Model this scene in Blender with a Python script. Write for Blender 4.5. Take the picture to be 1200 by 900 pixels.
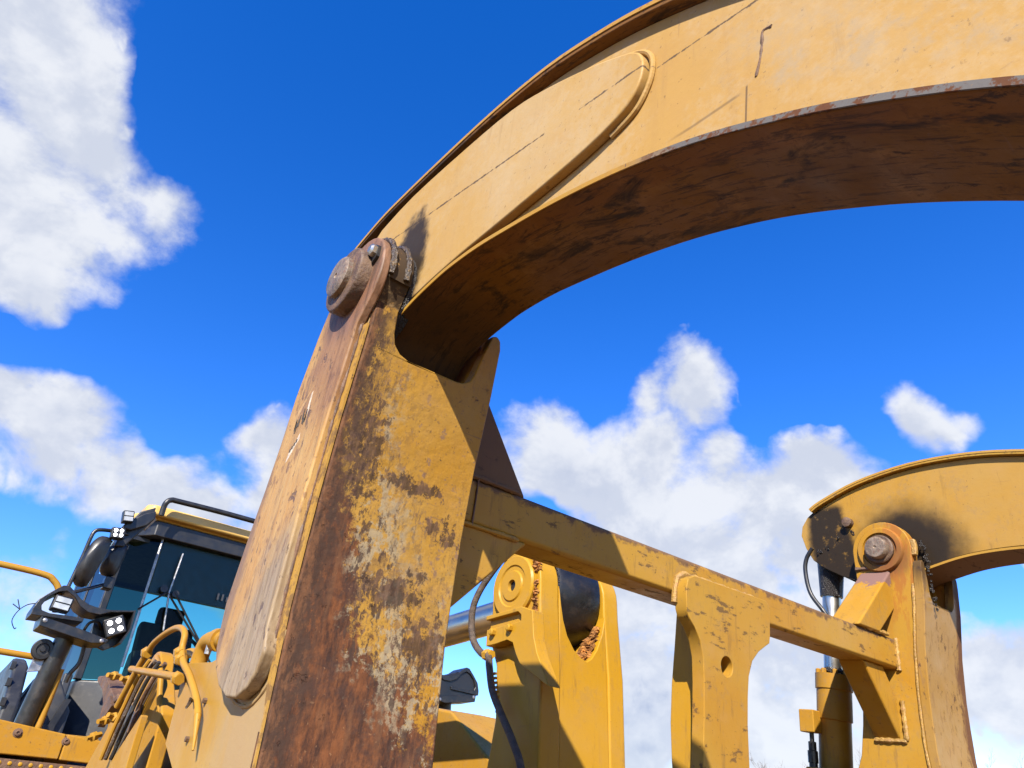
import bpy, bmesh, math, random
from mathutils import Vector, Matrix
for o in list(bpy.data.objects): bpy.data.objects.remove(o, do_unlink=True)
scene = bpy.context.scene
C = scene.collection
rad = math.radians
rnd = random.Random(7)

# ------------------------------------------------------------------ node helper
class N:
    def __init__(s, tree):
        s.t = tree; s.n = tree.nodes; s.l = tree.links
    def new(s, typ, **kw):
        nd = s.n.new(typ)
        for k, v in kw.items(): setattr(nd, k, v)
        return nd
    def put(s, sock, v):
        if isinstance(v, bpy.types.NodeSocket): s.l.new(v, sock)
        elif v is not None:
            if isinstance(v, (tuple, list)) and sock.type == 'RGBA' and len(v) == 3: v = (*v, 1)
            sock.default_value = v
    def m(s, op, a, b=None, c=None, clamp=False):
        nd = s.new('ShaderNodeMath', operation=op, use_clamp=clamp)
        s.put(nd.inputs[0], a); s.put(nd.inputs[1], b); s.put(nd.inputs[2], c)
        return nd.outputs[0]
    def add(s, a, b): return s.m('ADD', a, b)
    def sub(s, a, b): return s.m('SUBTRACT', a, b)
    def mul(s, a, b): return s.m('MULTIPLY', a, b)
    def mx(s, a, b): return s.m('MAXIMUM', a, b)
    def mn(s, a, b): return s.m('MINIMUM', a, b)
    def ss(s, v, lo, hi, a=0., b=1.):
        nd = s.new('ShaderNodeMapRange', interpolation_type='SMOOTHSTEP')
        s.put(nd.inputs[0], v); s.put(nd.inputs[1], lo); s.put(nd.inputs[2], hi); s.put(nd.inputs[3], a); s.put(nd.inputs[4], b)
        return nd.outputs[0]
    def mix(s, f, a, b):
        nd = s.new('ShaderNodeMix', data_type='RGBA')
        s.put(nd.inputs[0], f); s.put(nd.inputs[6], a); s.put(nd.inputs[7], b)
        return nd.outputs[2]
    def map(s, v, sc=(1, 1, 1), rot=(0, 0, 0), loc=(0, 0, 0)):
        nd = s.new('ShaderNodeMapping'); s.put(nd.inputs[0], v)
        nd.inputs[1].default_value = loc; nd.inputs[2].default_value = rot; nd.inputs[3].default_value = sc
        return nd.outputs[0]
    def noise(s, v, sc=5, det=5, ro=.55, dist=0.):
        nd = s.new('ShaderNodeTexNoise'); s.put(nd.inputs['Vector'], v)
        nd.inputs['Scale'].default_value = sc; nd.inputs['Detail'].default_value = min(det, 6 if s.t != (scene.world.node_tree if scene.world else None) else 8)
        nd.inputs['Roughness'].default_value = ro; nd.inputs['Distortion'].default_value = dist
        return nd.outputs['Fac']
    def vm(s, op, a, b=None, sc=None):
        nd = s.new('ShaderNodeVectorMath', operation=op)
        s.put(nd.inputs[0], a); s.put(nd.inputs[1], b)
        if sc is not None: s.put(nd.inputs['Scale'], sc)
        return nd.outputs['Value'] if op in ('DISTANCE', 'LENGTH', 'DOT_PRODUCT') else nd.outputs['Vector']
    def xyz(s, v):
        nd = s.new('ShaderNodeSeparateXYZ'); s.put(nd.inputs[0], v); return nd.outputs
    def obj(s): return s.new('ShaderNodeTexCoord').outputs['Object']
    def inv(s, a): return s.m('SUBTRACT', 1., a)

# ------------------------------------------------------------------ camera
EYE = Vector((0, 0, 1.55))
right = Vector((0.76716, -0.64011, 0.04146)); down = Vector((0.37413, 0.39401, -0.83951)); fwd = Vector((0.52104, 0.65956, 0.54176))
cam = bpy.data.cameras.new('Camera'); camo = bpy.data.objects.new('Camera', cam); C.objects.link(camo)
cam.sensor_width = 36; cam.lens = 24.8; cam.clip_start = .02; cam.clip_end = 3000
camo.matrix_world = Matrix(((right.x, -down.x, -fwd.x, EYE.x), (right.y, -down.y, -fwd.y, EYE.y), (right.z, -down.z, -fwd.z, EYE.z), (0, 0, 0, 1)))
scene.camera = camo

# ------------------------------------------------------------------ sun + sky
SUN = Vector((-1., -.985, .985)).normalized()          # towards the sun
elev = math.asin(SUN.z)
sun = bpy.data.lights.new('Sun', 'SUN'); sun.energy = 5.0; sun.angle = rad(.53); sun.color = (1, .92, .80)
suno = bpy.data.objects.new('Sun', sun); C.objects.link(suno)
suno.rotation_euler = SUN.to_track_quat('Z', 'Y').to_euler()
w = bpy.data.worlds.new('World'); scene.world = w; w.use_nodes = True
n = N(w.node_tree); n.n.clear()
sky = n.new('ShaderNodeTexSky', sky_type='NISHITA', sun_disc=False)
sky.sun_elevation = elev; sky.sun_rotation = math.atan2(SUN.x, SUN.y)
sky.air_density = 1.25; sky.dust_density = .0; sky.ozone_density = 2.0; sky.altitude = 3000
hs = n.new('ShaderNodeHueSaturation'); n.put(hs.inputs['Color'], sky.outputs[0])
hs.inputs['Hue'].default_value = .518; hs.inputs['Saturation'].default_value = 1.39; hs.inputs['Value'].default_value = 1.08
d = n.vm('NORMALIZE', n.new('ShaderNodeTexCoord').outputs['Generated'])
BLOBS = [((-.17, .68, .71), .20, 1), ((-.10, .73, .67), .13, 1), ((-.04, .765, .642), .13, 1), ((-.055, .82, .57), .12, .9), ((-.04, .85, .53), .09, .9),
         ((-.15, .80, .58), .18, 1), ((-.09, .66, .745), .07, .55), ((.035, .768, .638), .085, .95), ((-.01, .80, .60), .08, .9), ((.74, .50, .45), .09, 1), ((.80, .46, .39), .12, 1.05), ((.85, .38, .375), .11, 1), ((.66, .60, .46), .09, .9), ((.765, .40, .525), .035, .6), ((.73, .44, .53), .05, .75), ((.60, .67, .44), .10, 1), ((.72, .57, .40), .12, 1.05),
         ((-.02, .915, .40), .09, .9), ((.05, .925, .375), .09, .95), ((.12, .925, .36), .09, 1), ((.18, .92, .352), .09, 1), ((.225, .914, .335), .07, .95), ((.04, .90, .432), .06, .75),
         ((.265, .86, .435), .075, 1), ((.285, .882, .375), .09, 1.05), ((.30, .90, .30), .10, 1),
         ((.06, .965, .27), .09, .7), ((.08, .98, .20), .10, .75),
         ((.70, .485, .525), .085, 1), ((.655, .53, .53), .05, .85), ((.694, .548, .468), .11, 1), ((.585, .645, .50), .06, .75), ((.648, .637, .42), .13, 1), ((.762, .492, .42), .10, .95),
         ((.82, .405, .41), .10, 1), ((.852, .267, .449), .05, .95), ((.80, .37, .475), .05, .6), ((.703, .645, .3), .18, 1), ((.793, .532, .297), .2, 1.05),
         ((.85, .43, .33), .15, 1.05), ((.882, .346, .33), .12, 1), ((.925, .25, .31), .08, .95), ((.95, .28, .16), .12, 1), ((.90, .40, .2), .12, .9), ((.746, .65, .147), .2, 1.05), ((.837, .519, .176), .22, 1.05)]
warp = n.new('ShaderNodeTexNoise'); n.put(warp.inputs['Vector'], d); warp.inputs['Scale'].default_value = 7; warp.inputs['Detail'].default_value = 4
dw = n.vm('ADD', d, n.vm('SCALE', n.vm('SUBTRACT', warp.outputs['Color'], (.5, .5, .5)), sc=.14))
HOLES = [((-.034, .89, .455), .045, .9), ((.05, .878, .475), .05, .9), ((.15, .85, .505), .09, 1), ((.143, .881, .451), .045, .8), ((.045, .655, .755), .10, 1), ((.041, .956, .292), .045, .6), ((.235, .892, .385), .03, .2), ((.76, .411, .504), .05, .7), ((.803, .37, .466), .045, .8), ((.776, .455, .437), .040, .28), ((.925, .274, .263), .04, .8), ((.903, .248, .352), .03, .5), ((.602, .70, .384), .03, .6)]
def blobfield(vec):
    acc = None
    for c, r, wt in BLOBS:
        v = n.ss(n.vm('DISTANCE', vec, Vector(c).normalized()), 0., r * 1.35, wt, 0.)
        acc = v if acc is None else n.m('SMOOTH_MAX', acc, v, .18)
    for c, r, wt in HOLES: acc = n.sub(acc, n.ss(n.vm('DISTANCE', vec, Vector(c).normalized()), 0., r * 1.4, wt, 0.))
    return acc
front = n.ss(n.vm('DOT_PRODUCT', d, (.45, .72, .53)), .42, .66)      # the mapped clouds give way to a sparser generic field, thinned to cut fill light
generic = n.ss(n.noise(n.map(d, (1, 1, 1.9)), 2.3, 3, .5), .55, .72, .0, .9)
bf = n.add(n.mul(blobfield(dw), front), n.mul(generic, n.inv(front)))
vo = n.new('ShaderNodeTexVoronoi', feature='F1'); n.put(vo.inputs['Vector'], n.vm('ADD', d, n.vm('SCALE', n.vm('SUBTRACT', warp.outputs['Color'], (.5, .5, .5)), sc=.12))); vo.inputs['Scale'].default_value = 17; vo.inputs['Detail'].default_value = 3; vo.inputs['Roughness'].default_value = .55
puff = n.ss(vo.outputs['Distance'], .1, .8, 1., 0.)
fb = n.noise(n.map(d, (1, 1, 1.25)), 7.0, 8, .60, .15)
fine = n.noise(d, 34, 4, .62, .2)
dens = n.add(n.add(bf, n.add(n.mul(n.sub(fb, .5), 1.5), n.mul(n.sub(puff, .5), .30))), n.mul(n.sub(fine, .5), .15))
dens = n.sub(dens, n.mul(n.ss(bf, 0., .30, 1., 0.), .6))
alpha = n.ss(dens, .20, .70)
# light on the cloud: the density a little towards the sun, plus thick bases
d2 = n.vm('NORMALIZE', n.vm('ADD', d, tuple(Vector((SUN.x * .3, SUN.y * .3, .9)).normalized() * .045)))
fb2 = n.noise(n.map(d2, (1, 1, 1.25)), 7.0, 5, .56, .15)
lit = n.ss(n.sub(fb, fb2), -.10, .12)
big = n.noise(n.map(d, (1, 1, 2.0)), 5.2, 4, .5)
low = n.ss(n.xyz(d)[2], .10, .34, 1., 0.)
thick = n.mul(n.ss(dens, .75, 1.35), n.ss(big, .38, .62))
shade = n.m('MULTIPLY', n.add(n.add(n.mul(thick, n.add(.34, n.mul(low, .8))), n.mul(n.inv(lit), .32)), n.mul(n.inv(puff), .16)), 1.0, clamp=True)
ccol = n.mix(shade, (3.15, 3.2, 3.28), (1.0, 1.27, 1.95))
col = n.mix(n.mul(alpha, .97), hs.outputs[0], ccol)
bg = n.new('ShaderNodeBackground'); n.put(bg.inputs[0], col); bg.inputs[1].default_value = .128
n.l.new(bg.outputs[0], n.new('ShaderNodeOutputWorld').inputs[0])
vs = scene.view_settings
vs.view_transform = 'Standard'; vs.look = 'None'; vs.exposure = 1.28; vs.gamma = 1.; vs.use_curve_mapping = False
scene.render.engine = 'CYCLES'
cy = scene.cycles; cy.max_bounces = 5; cy.diffuse_bounces = 3; cy.glossy_bounces = 3; cy.transmission_bounces = 3; cy.transparent_max_bounces = 8; cy.caustics_reflective = False; cy.caustics_refractive = False
w.cycles.sampling_method = 'MANUAL'; w.cycles.sample_map_resolution = 256

# ------------------------------------------------------------------ materials
def mat(name):
    m_ = bpy.data.materials.new(name); m_.use_nodes = True
    k = N(m_.node_tree); b = k.n['Principled BSDF']
    return m_, k, b
def bump(k, b, h, st=.3, dist=.01, prev=None):
    nd = k.new('ShaderNodeBump'); nd.inputs['Strength'].default_value = st; nd.inputs['Distance'].default_value = dist
    k.put(nd.inputs['Height'], h)
    if prev is not None: k.l.new(prev, nd.inputs['Normal'])
    k.l.new(nd.outputs[0], b.inputs['Normal']); return nd.outputs[0]
def simple(name, col, rough=.5, metal=0., var=.25, sc=8, bmp=.0, dirt=None):
    if not metal: col = tuple(q * .85 for q in col)
    m_, k, b = mat(name); co = k.obj()
    f = k.noise(co, sc, 6, .6)
    dark = tuple(c * (1 - var) for c in col); lite = tuple(min(1, c * (1 + var)) for c in col)
    c = k.mix(k.ss(f, .3, .7), dark, lite)
    if dirt: c = k.mix(k.ss(k.noise(co, sc * 3, 8, .7), .50, .66), c, dirt)
    k.put(b.inputs['Base Color'], c); b.inputs['Metallic'].default_value = metal
    k.put(b.inputs['Roughness'], k.ss(k.noise(co, sc * 2, 4), .3, .7, rough * .8, min(1, rough * 1.2)))
    if bmp: bump(k, b, k.noise(co, sc * 4, 6, .6), bmp, .01)
    return m_
YEL = (.60, .335, .042); FADE = (.62, .405, .085)
GREASE = (.012, .009, .008)
def paint(name, base=YEL, fade=FADE, famt=.35, dirt=.5, chips=.5, scratch=.5, streak=.4, extra=None, rough=.42, relief=.25, run=2):
    """worn machine enamel: faded patches, grime speckle, chips to primer, scratches, runs of dirt"""
    base = (base[0] * .48, base[1] * .42, base[2] * .28); fade = (fade[0] * .48, fade[1] * .435, fade[2] * .34)
    m_, k, b = mat(name); co = k.obj()
    c = k.mix(k.m('MULTIPLY', k.ss(k.noise(co, 3.2, 6, .6, .4), .36, .66), 2 * famt, clamp=True), base, fade)
    c = k.mix(k.mul(k.ss(k.noise(co, 17, 6, .65), .48, .75), .35 * dirt), c, (.30, .17, .06))
    sm = [1., 1., 1.]; sm[run] = .07
    st = k.noise(k.map(co, tuple(sm)), 42, 5, .6)
    c = k.mix(k.mul(k.ss(st, .55, .72), .5 * streak), c, (.19, .11, .05))
    sp = k.noise(co, 120, 3, .6)
    c = k.mix(k.mul(k.ss(sp, .66, .74), .8 * dirt), c, (.07, .04, .025))
    zone = k.ss(k.noise(co, 5, 3), .42, .62)
    ch = k.mul(k.ss(k.noise(co, 38, 9, .72, .3), .70 - .07 * chips, .73 - .07 * chips), zone)
    c = k.mix(k.mul(ch, min(1, .9 * chips + .2)), c, (.085, .05, .04))
    hgt = k.mul(ch, -.8)
    if scratch:
        s1 = k.noise(k.map(co, (1, .6, 9), (rad(35), rad(20), 0)), 14, 4, .5, .5)
        s2 = k.noise(k.map(co, (1, 9, .6), (rad(-28), rad(15), 0)), 14, 4, .5, .5)
        sc_ = k.mx(k.ss(s1, .70, .72), k.ss(s2, .705, .725))
        c = k.mix(k.mul(sc_, .65 * scratch), c, (.12, .07, .045))
    r = k.ss(k.noise(co, 9, 5), .3, .7, rough * .85, rough * 1.3)
    if extra:
        for f, cc, rr in extra(k, co):
            c = k.mix(f, c, cc); r = k.mix(f, r, (rr, rr, rr)) if not isinstance(r, float) else r
    k.put(b.inputs['Base Color'], c); k.put(b.inputs['Roughness'], r)
    b.inputs['Specular IOR Level'].default_value = .14
    nb = bump(k, b, k.add(k.mul(k.noise(co, 55, 5, .6), .5), hgt), relief, .004)
    bump(k, b, k.noise(co, 6, 3), relief * .5, .012, nb)
    return m_

PINN = (1.140, .770); PINF = (1.192, .810); PIN = PINF
def near_grease(k, co):
    x, y, z = k.xyz(co)
    nz = k.mul(k.sub(k.noise(co, 26, 6, .68), .5), .06)
    dd = k.m('SQRT', k.add(k.m('POWER', k.sub(y, 1.105), 2.), k.mul(k.m('POWER', k.sub(z, .815), 2.), .22)))
    g = k.ss(k.add(dd, nz), .062, .090, 1., 0.)
    ln = k.m('ABSOLUTE', k.sub(z, k.add(k.mul(y, .125), .817)))     # the long scored line along the arm
    brk = k.ss(k.noise(k.map(co, (1, 1, .2)), 13, 4, .6), .43, .48)
    sl = k.mul(k.ss(k.add(ln, k.mul(k.sub(k.noise(co, 70, 5, .7), .5), .012)), .0008, .0026, 1., 0.), brk)
    sv = k.mul(k.ss(k.m('ABSOLUTE', k.sub(y, k.add(.3225, k.mul(k.sub(z, .69), -.06)))), .0008, .0018, 1., 0.), k.mul(k.ss(z, .655, .66), k.ss(z, .715, .72, 1., 0.)))
    s3 = k.mul(k.ss(k.m('ABSOLUTE', k.sub(z, k.add(.711, k.mul(k.m('MAXIMUM', k.sub(y, .40), 0.), .06)))), .0005, .004, 1., 0.), k.mul(k.ss(y, .325, .34), k.ss(y, .40, .45, 1., 0.)))
    edge = k.sub(z, k.add(.515, k.mul(y, .60)))                      # weathered, dusty zone above the clean strip along the lower flange
    gr = k.mul(k.mul(k.ss(k.add(edge, nz), -.01, .012), k.ss(k.add(edge, nz), .03, .20, 1., 0.)), k.ss(y, .32, .40, 1., 0.))
    dust = k.mul(k.ss(k.add(k.mul(k.noise(co, 9, 5, .6), .6), k.mul(k.noise(co, 60, 6, .7), .4)), .44, .60), gr)
    sp = k.mul(k.ss(k.noise(co, 75, 5, .7), .62, .68), k.ss(k.noise(co, 4, 3), .45, .6))
    haze = k.mul(k.ss(k.add(k.mul(k.noise(co, 6, 5, .65), .55), k.mul(k.noise(co, 85, 6, .75), .45)), .47, .60), .38)
    runs = k.mul(k.ss(k.noise(k.map(co, (1, 1, .09)), 55, 5, .65), .56, .70), k.mul(k.ss(k.noise(co, 5, 3), .45, .6), .35))
    return [(haze, (.33, .25, .15), .85), (runs, (.20, .13, .065), .8), (k.mul(dust, .8), (.26, .195, .12), .85), (k.mul(sp, .55), (.13, .08, .045), .8), (k.mul(sl, .9), (.06, .04, .028), .7), (k.mul(k.mx(sv, k.mul(s3, .7)), .8), (.08, .05, .03), .7), (k.mul(g, .95), GREASE, .55)]
def far_grease(k, co):
    x, y, z = k.xyz(co)
    nz = k.mul(k.sub(k.noise(co, 11, 8, .62), .5), .11)
    dd = k.m('SQRT', k.add(k.mul(k.m('POWER', k.sub(y, 1.14), 2.), .9), k.m('POWER', k.sub(z, .80), 2.)))
    g = k.ss(k.add(dd, nz), .125, .255, 1., 0.)
    tail = k.mul(k.mul(k.ss(k.add(k.add(y, k.mul(z, -.25)), k.mul(nz, .5)), 1.09, 1.13), k.ss(k.add(y, k.mul(nz, .5)), 1.490, 1.530, 1., 0.)), k.ss(z, 1.02, 1.06, 1., 0.))
    return [(k.mul(k.mx(g, k.mul(tail, k.ss(k.noise(co, 24, 6, .7), .34, .46, .62, 1.))), .96), (.008, .007, .0065), .5)]
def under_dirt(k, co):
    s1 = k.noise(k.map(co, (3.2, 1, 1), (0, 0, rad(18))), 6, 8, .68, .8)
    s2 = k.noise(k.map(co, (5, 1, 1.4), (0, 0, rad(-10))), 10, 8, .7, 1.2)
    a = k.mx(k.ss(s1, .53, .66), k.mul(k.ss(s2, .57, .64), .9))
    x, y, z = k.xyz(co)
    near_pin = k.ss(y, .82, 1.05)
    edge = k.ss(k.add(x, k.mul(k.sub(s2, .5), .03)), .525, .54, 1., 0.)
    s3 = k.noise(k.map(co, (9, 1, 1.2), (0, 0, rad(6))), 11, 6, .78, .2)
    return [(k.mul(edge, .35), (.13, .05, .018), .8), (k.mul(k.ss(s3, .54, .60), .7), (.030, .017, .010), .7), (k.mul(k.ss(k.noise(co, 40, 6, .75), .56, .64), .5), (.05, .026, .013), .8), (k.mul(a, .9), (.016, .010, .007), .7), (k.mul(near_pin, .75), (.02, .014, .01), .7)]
def shop_dirt(k, co):
    a = k.ss(k.add(k.mul(k.noise(co, 7, 5, .65), .5), k.mul(k.noise(co, 70, 6, .75), .5)), .52, .62)
    q = k.ss(k.noise(k.map(co, (1, 1, .15)), 30, 6, .7), .57, .68)
    r = k.mul(k.ss(k.noise(co, 55, 5, .7), .64, .68), k.ss(k.noise(co, 6, 3), .48, .6))
    return [(k.mul(a, .42), (.20, .13, .06), .8), (k.mul(q, .40), (.12, .07, .03), .75), (k.mul(r, .8), (.06, .03, .016), .8)]
M = {}
M['arm_near'] = paint('faded_arm_paint', base=(.665, .45, .19), fade=(.67, .50, .29), famt=.5, dirt=.7, chips=.45, scratch=.35, streak=.25, extra=near_grease, rough=.5, relief=.22)
M['arm_far'] = paint('far_arm_paint', base=(.60, .36, .07), fade=(.60, .40, .14), famt=.4, dirt=.9, chips=.7, scratch=.25, streak=.1, extra=lambda k, co: shop_dirt(k, co) + far_grease(k, co))
M['arm_plate'] = paint('faded_reinforcement_paint', base=(.665, .46, .20), fade=(.67, .50, .28), famt=.5, dirt=.6, chips=.4, scratch=.3, streak=.2, extra=near_grease, rough=.5, relief=.2)
M['under'] = paint('scuffed_shaded_underside', base=(.27, .145, .030), fade=(.19, .095, .022), famt=.4, dirt=.8, chips=.8, scratch=.5, streak=.1, extra=under_dirt, rough=.6)  # scuffs and dirt; also serves as painted shade on the near top flange
def edge_rust(k, co):
    f = k.noise(co, 45, 6, .65)
    return [(k.ss(f, .33, .40), (.10, .092, .085), .6), (k.ss(k.noise(co, 60, 6, .72), .49, .57), (.085, .034, .015), .8)]
M['flange'] = paint('flange_paint', base=(.60, .37, .09), famt=.4, chips=.8, scratch=.2, extra=lambda k, co: [(k.mul(fz, k.ss(k.add(k.xyz(co)[1], k.mul(k.sub(k.noise(co, 12, 5, .6), .5), .2)), .40, .50, 1., 0.)), cz, rz) for fz, cz, rz in edge_rust(k, co)])
M['paint'] = paint('machine_paint', famt=.25, dirt=.8, chips=.7, scratch=.4, streak=.3, extra=shop_dirt)
M['tube'] = paint('cross_tube_paint', base=(.60, .345, .055), famt=.35, dirt=.9, chips=.8, scratch=.5, streak=.15, run=0,
    extra=lambda k, co: shop_dirt(k, co) + [(k.mul(k.ss(k.add(k.xyz(co)[2], k.mul(k.sub(k.noise(co, 30, 6, .7), .5), .07)), .478, .490), .85), (.085, .05, .035), .7), (k.mul(k.ss(k.noise(k.map(co, (.35, 1, 1)), 26, 6, .72), .585, .63), .75), (.06, .036, .024), .8)])
M['brace'] = paint('brace_paint', famt=.25, dirt=.8, chips=.7, scratch=.4, streak=.3, extra=lambda k, co: shop_dirt(k, co) + [(k.ss(k.add(k.xyz(co)[2], k.mul(k.sub(k.noise(co, 30, 6, .65), .5), .10)), .672, .682), (.15, .085, .07), .8)])
M['lever'] = paint('bright_lever_paint', base=(.68, .41, .035), fade=(.66, .42, .10), famt=.25, dirt=.6, chips=.35, scratch=.2, streak=.3, rough=.40, extra=lambda k, co: [(f_ if i_ else k.mul(f_, .6), c_, r_) for i_, (f_, c_, r_) in enumerate(shop_dirt(k, co)[:2])])
def rusty_front(k, co):
    x, y, z = k.xyz(co)
    big = k.sub(k.noise(co, 8, 6, .6), .5); fine = k.sub(k.noise(co, 46, 10, .75), .5)
    v0 = k.m('SMOOTH_MIN', k.mul(k.sub(k.add(z, k.mul(x, 2.9)), 1.76), .62), k.sub(k.add(z, k.mul(x, .67)), .485), .06)
    v = k.add(k.add(v0, .94), k.add(k.mul(big, .26), k.mul(fine, .34)))
    rust = k.ss(v, .915, .965, 1., 0.)
    band = k.mul(k.ss(v, .84, .93), k.ss(v, 1.04, 1.17, 1., 0.))
    pn = k.add(k.mul(k.noise(k.map(co, (1, 1, .6), (0, rad(25), 0)), 15, 4, .6), .45), k.mul(k.noise(co, 62, 8, .75), .55))
    prim = k.mul(k.mul(band, k.ss(k.add(x, k.mul(big, .1)), .485, .52)), k.ss(pn, .505, .54))
    # scraped streaks, running both ways across the plate
    g1 = k.noise(k.map(co, (2.2, 1, 1), (0, rad(-50), 0)), 34, 6, .74); g2 = k.noise(k.map(co, (2.6, 1, 1), (0, rad(50), 0)), 30, 6, .74)
    l1 = k.ss(k.m('ABSOLUTE', k.sub(k.noise(k.map(co, (16, 1, .8), (0, rad(-48), 0)), 5, 4, .6), .5)), .003, .010, 1., 0.); l2 = k.ss(k.m('ABSOLUTE', k.sub(k.noise(k.map(co, (16, 1, .8), (0, rad(42), 0)), 6, 4, .6), .5)), .003, .008, 1., 0.)
    lines = k.mul(k.mx(l1, l2), k.mul(k.ss(k.noise(co, 7, 4, .6), .50, .60), k.ss(k.noise(co, 40, 4, .6), .42, .52)))
    pz = k.noise(co, 15, 5, .6)
    zone = k.ss(k.add(v, k.mul(k.sub(pz, .5), .7)), 1.0, 1.30, 1., .10)
    dark = k.mul(k.mx(k.ss(k.add(g1, k.mul(k.sub(pz, .5), .5)), .52, .58), k.ss(k.add(g2, k.mul(k.sub(pz, .5), .6)), .57, .62)), zone)
    pits = k.ss(k.noise(co, 95, 6, .7), .60, .66)
    bruise = k.mul(k.ss(k.add(k.mul(k.noise(k.map(co, (1.8, 1, 1), (0, rad(-40), 0)), 22, 5, .65), .5), k.mul(k.noise(co, 90, 8, .75), .5)), .555, .60), k.ss(z, .50, .66, 1., .25))
    sx = k.add(x, k.add(k.mul(big, .05), k.mul(fine, .07)))
    edge = k.ss(sx, .443, .456, 1., 0.)
    edge2 = k.mul(k.ss(sx, .458, .50, 1., 0.), k.ss(k.add(g1, k.mul(fine, .5)), .40, .50))
    grain = k.noise(k.map(co, (1, 1, .30)), 62, 10, .74)
    rc = k.mix(k.ss(grain, .34, .66), (.034, .017, .012), (.135, .050, .019))
    rc = k.mix(k.mul(k.ss(k.noise(co, 13, 8, .68), .48, .62), .8), rc, (.042, .023, .018))
    rc = k.mix(k.mul(k.ss(k.noise(k.map(co, (1, 1, .12)), 40, 5, .6), .54, .66), .6), rc, (.12, .055, .026))
    rc = k.mix(k.mul(k.ss(k.noise(co, 120, 4, .6), .65, .70), .5), rc, (.22, .12, .06))
    def spot(cx, cz, rx, rz):
        q = k.m('SQRT', k.add(k.m('POWER', k.mul(k.sub(x, cx), 1 / rx), 2.), k.m('POWER', k.mul(k.sub(z, cz), 1 / rz), 2.)))
        return k.ss(k.add(q, k.add(k.mul(fine, 5.), k.mul(k.sub(g1, .5), 3.5))), .55, 1.05, 1., 0.)
    sm = k.mx(k.mx(spot(.490, .43, .034, .085), spot(.605, .215, .06, .035)), k.mx(spot(.680, .335, .03, .022), k.mx(spot(.675, .135, .05, .045), spot(.60, .40, .06, .016))))
    blot = [(k.mul(sm, .88), k.mix(k.ss(grain, .4, .62), (.028, .017, .013), (.085, .048, .032)), .8)]
    return [(k.mul(bruise, .8), (.15, .09, .06), .75), (k.mul(dark, .8), (.085, .052, .038), .8), (k.mul(lines, .7), (.10, .06, .04), .8), (k.mul(pits, .55), (.09, .05, .035), .8), (rust, rc, .80), (k.mul(prim, .72), (.24, .20, .13), .75), (k.mul(k.mul(band, k.ss(k.add(g2, k.mul(fine, .5)), .53, .60)), .85), (.045, .027, .020), .8),
            (k.mul(edge2, .85), (.045, .026, .018), .8), (k.mul(edge, .92), k.mix(k.ss(grain, .4, .6), (.042, .023, .015), (.12, .055, .026)), .75), ] + blot
M['front'] = paint('rusted_front_paint', base=(.57, .325, .045), fade=(.58, .37, .10), famt=.4, dirt=1., chips=.9, scratch=.9, streak=.3, extra=rusty_front, relief=1.)
def far_front(k, co):
    x, y, z = k.xyz(co)
    v = k.noise(k.map(co, (1, 1, .3)), 26, 8, .7, .5)
    e = k.ss(k.add(x, k.mul(k.sub(v, .5), .14)), 2.850, 2.885)
    g = k.mul(k.ss(k.add(z, k.mul(k.sub(v, .5), .2)), .64, .74), .8)
    v2 = k.noise(k.map(co, (1, 1, .45), (0, rad(12), 0)), 60, 6, .72)
    ch = k.mul(k.ss(v2, .555, .60), k.ss(k.noise(co, 9, 4, .6), .44, .58))
    return [(k.mul(k.ss(v, .54, .64), .55), (.17, .10, .05), .8), (k.mul(ch, .85), (.07, .038, .024), .8), (k.mul(e, .9), (.095, .042, .022), .8), (g, (.03, .018, .012), .6)]
M['front_far'] = paint('far_front_paint', base=(.50, .31, .085), fade=(.52, .34, .13), famt=.4, dirt=.8, chips=.6, scratch=.4, streak=.6, extra=far_front)
def pin_run(k, co):
    x, y, z = k.xyz(co)
    dd = k.m('SQRT', k.add(k.m('POWER', k.sub(y, PIN[0] - .02), 2.), k.m('POWER', k.sub(z, PIN[1] - .03), 2.)))
    v = k.noise(k.map(co, (1, 1, .35)), 30, 7, .65)
    r1 = k.mul(k.ss(k.add(dd, k.mul(k.sub(v, .5), .1)), .05, .10, 1., 0.), .8)
    r2 = k.mul(k.mul(k.ss(z, .35, .75), k.ss(v, .46, .56)), k.ss(y, 1.24, 1.15))
    return [(k.mul(r2, .8), (.24, .085, .018), .7), (r1, (.13, .05, .02), .7)]
M['side_far'] = paint('far_side_paint', base=(.62, .35, .05), famt=.3, dirt=.7, chips=.5, scratch=.3, streak=.3, extra=lambda k, co: shop_dirt(k, co) + pin_run(k, co))
M['side'] = paint('side_paint', base=(.60, .36, .075), famt=.4, dirt=.6, chips=.5, scratch=.2, streak=.5,
    extra=lambda k, co: [(k.mul(k.ss(k.add(k.xyz(co)[1], k.mul(k.sub(k.noise(k.map(co, (1, 1, .25)), 30, 6, .6), .5), .2)), 1.20, 1.30, 1., 0.), .65), (.27, .20, .12), .7), (k.mul(k.ss(k.add(k.xyz(co)[2], k.mul(k.sub(k.noise(co, 45, 6, .7), .5), .30)), .66, .74), .92), k.mix(k.ss(k.noise(co, 60, 5, .7), .56, .64), (.022, .014, .010), (.16, .09, .03)), .5)])
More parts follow.
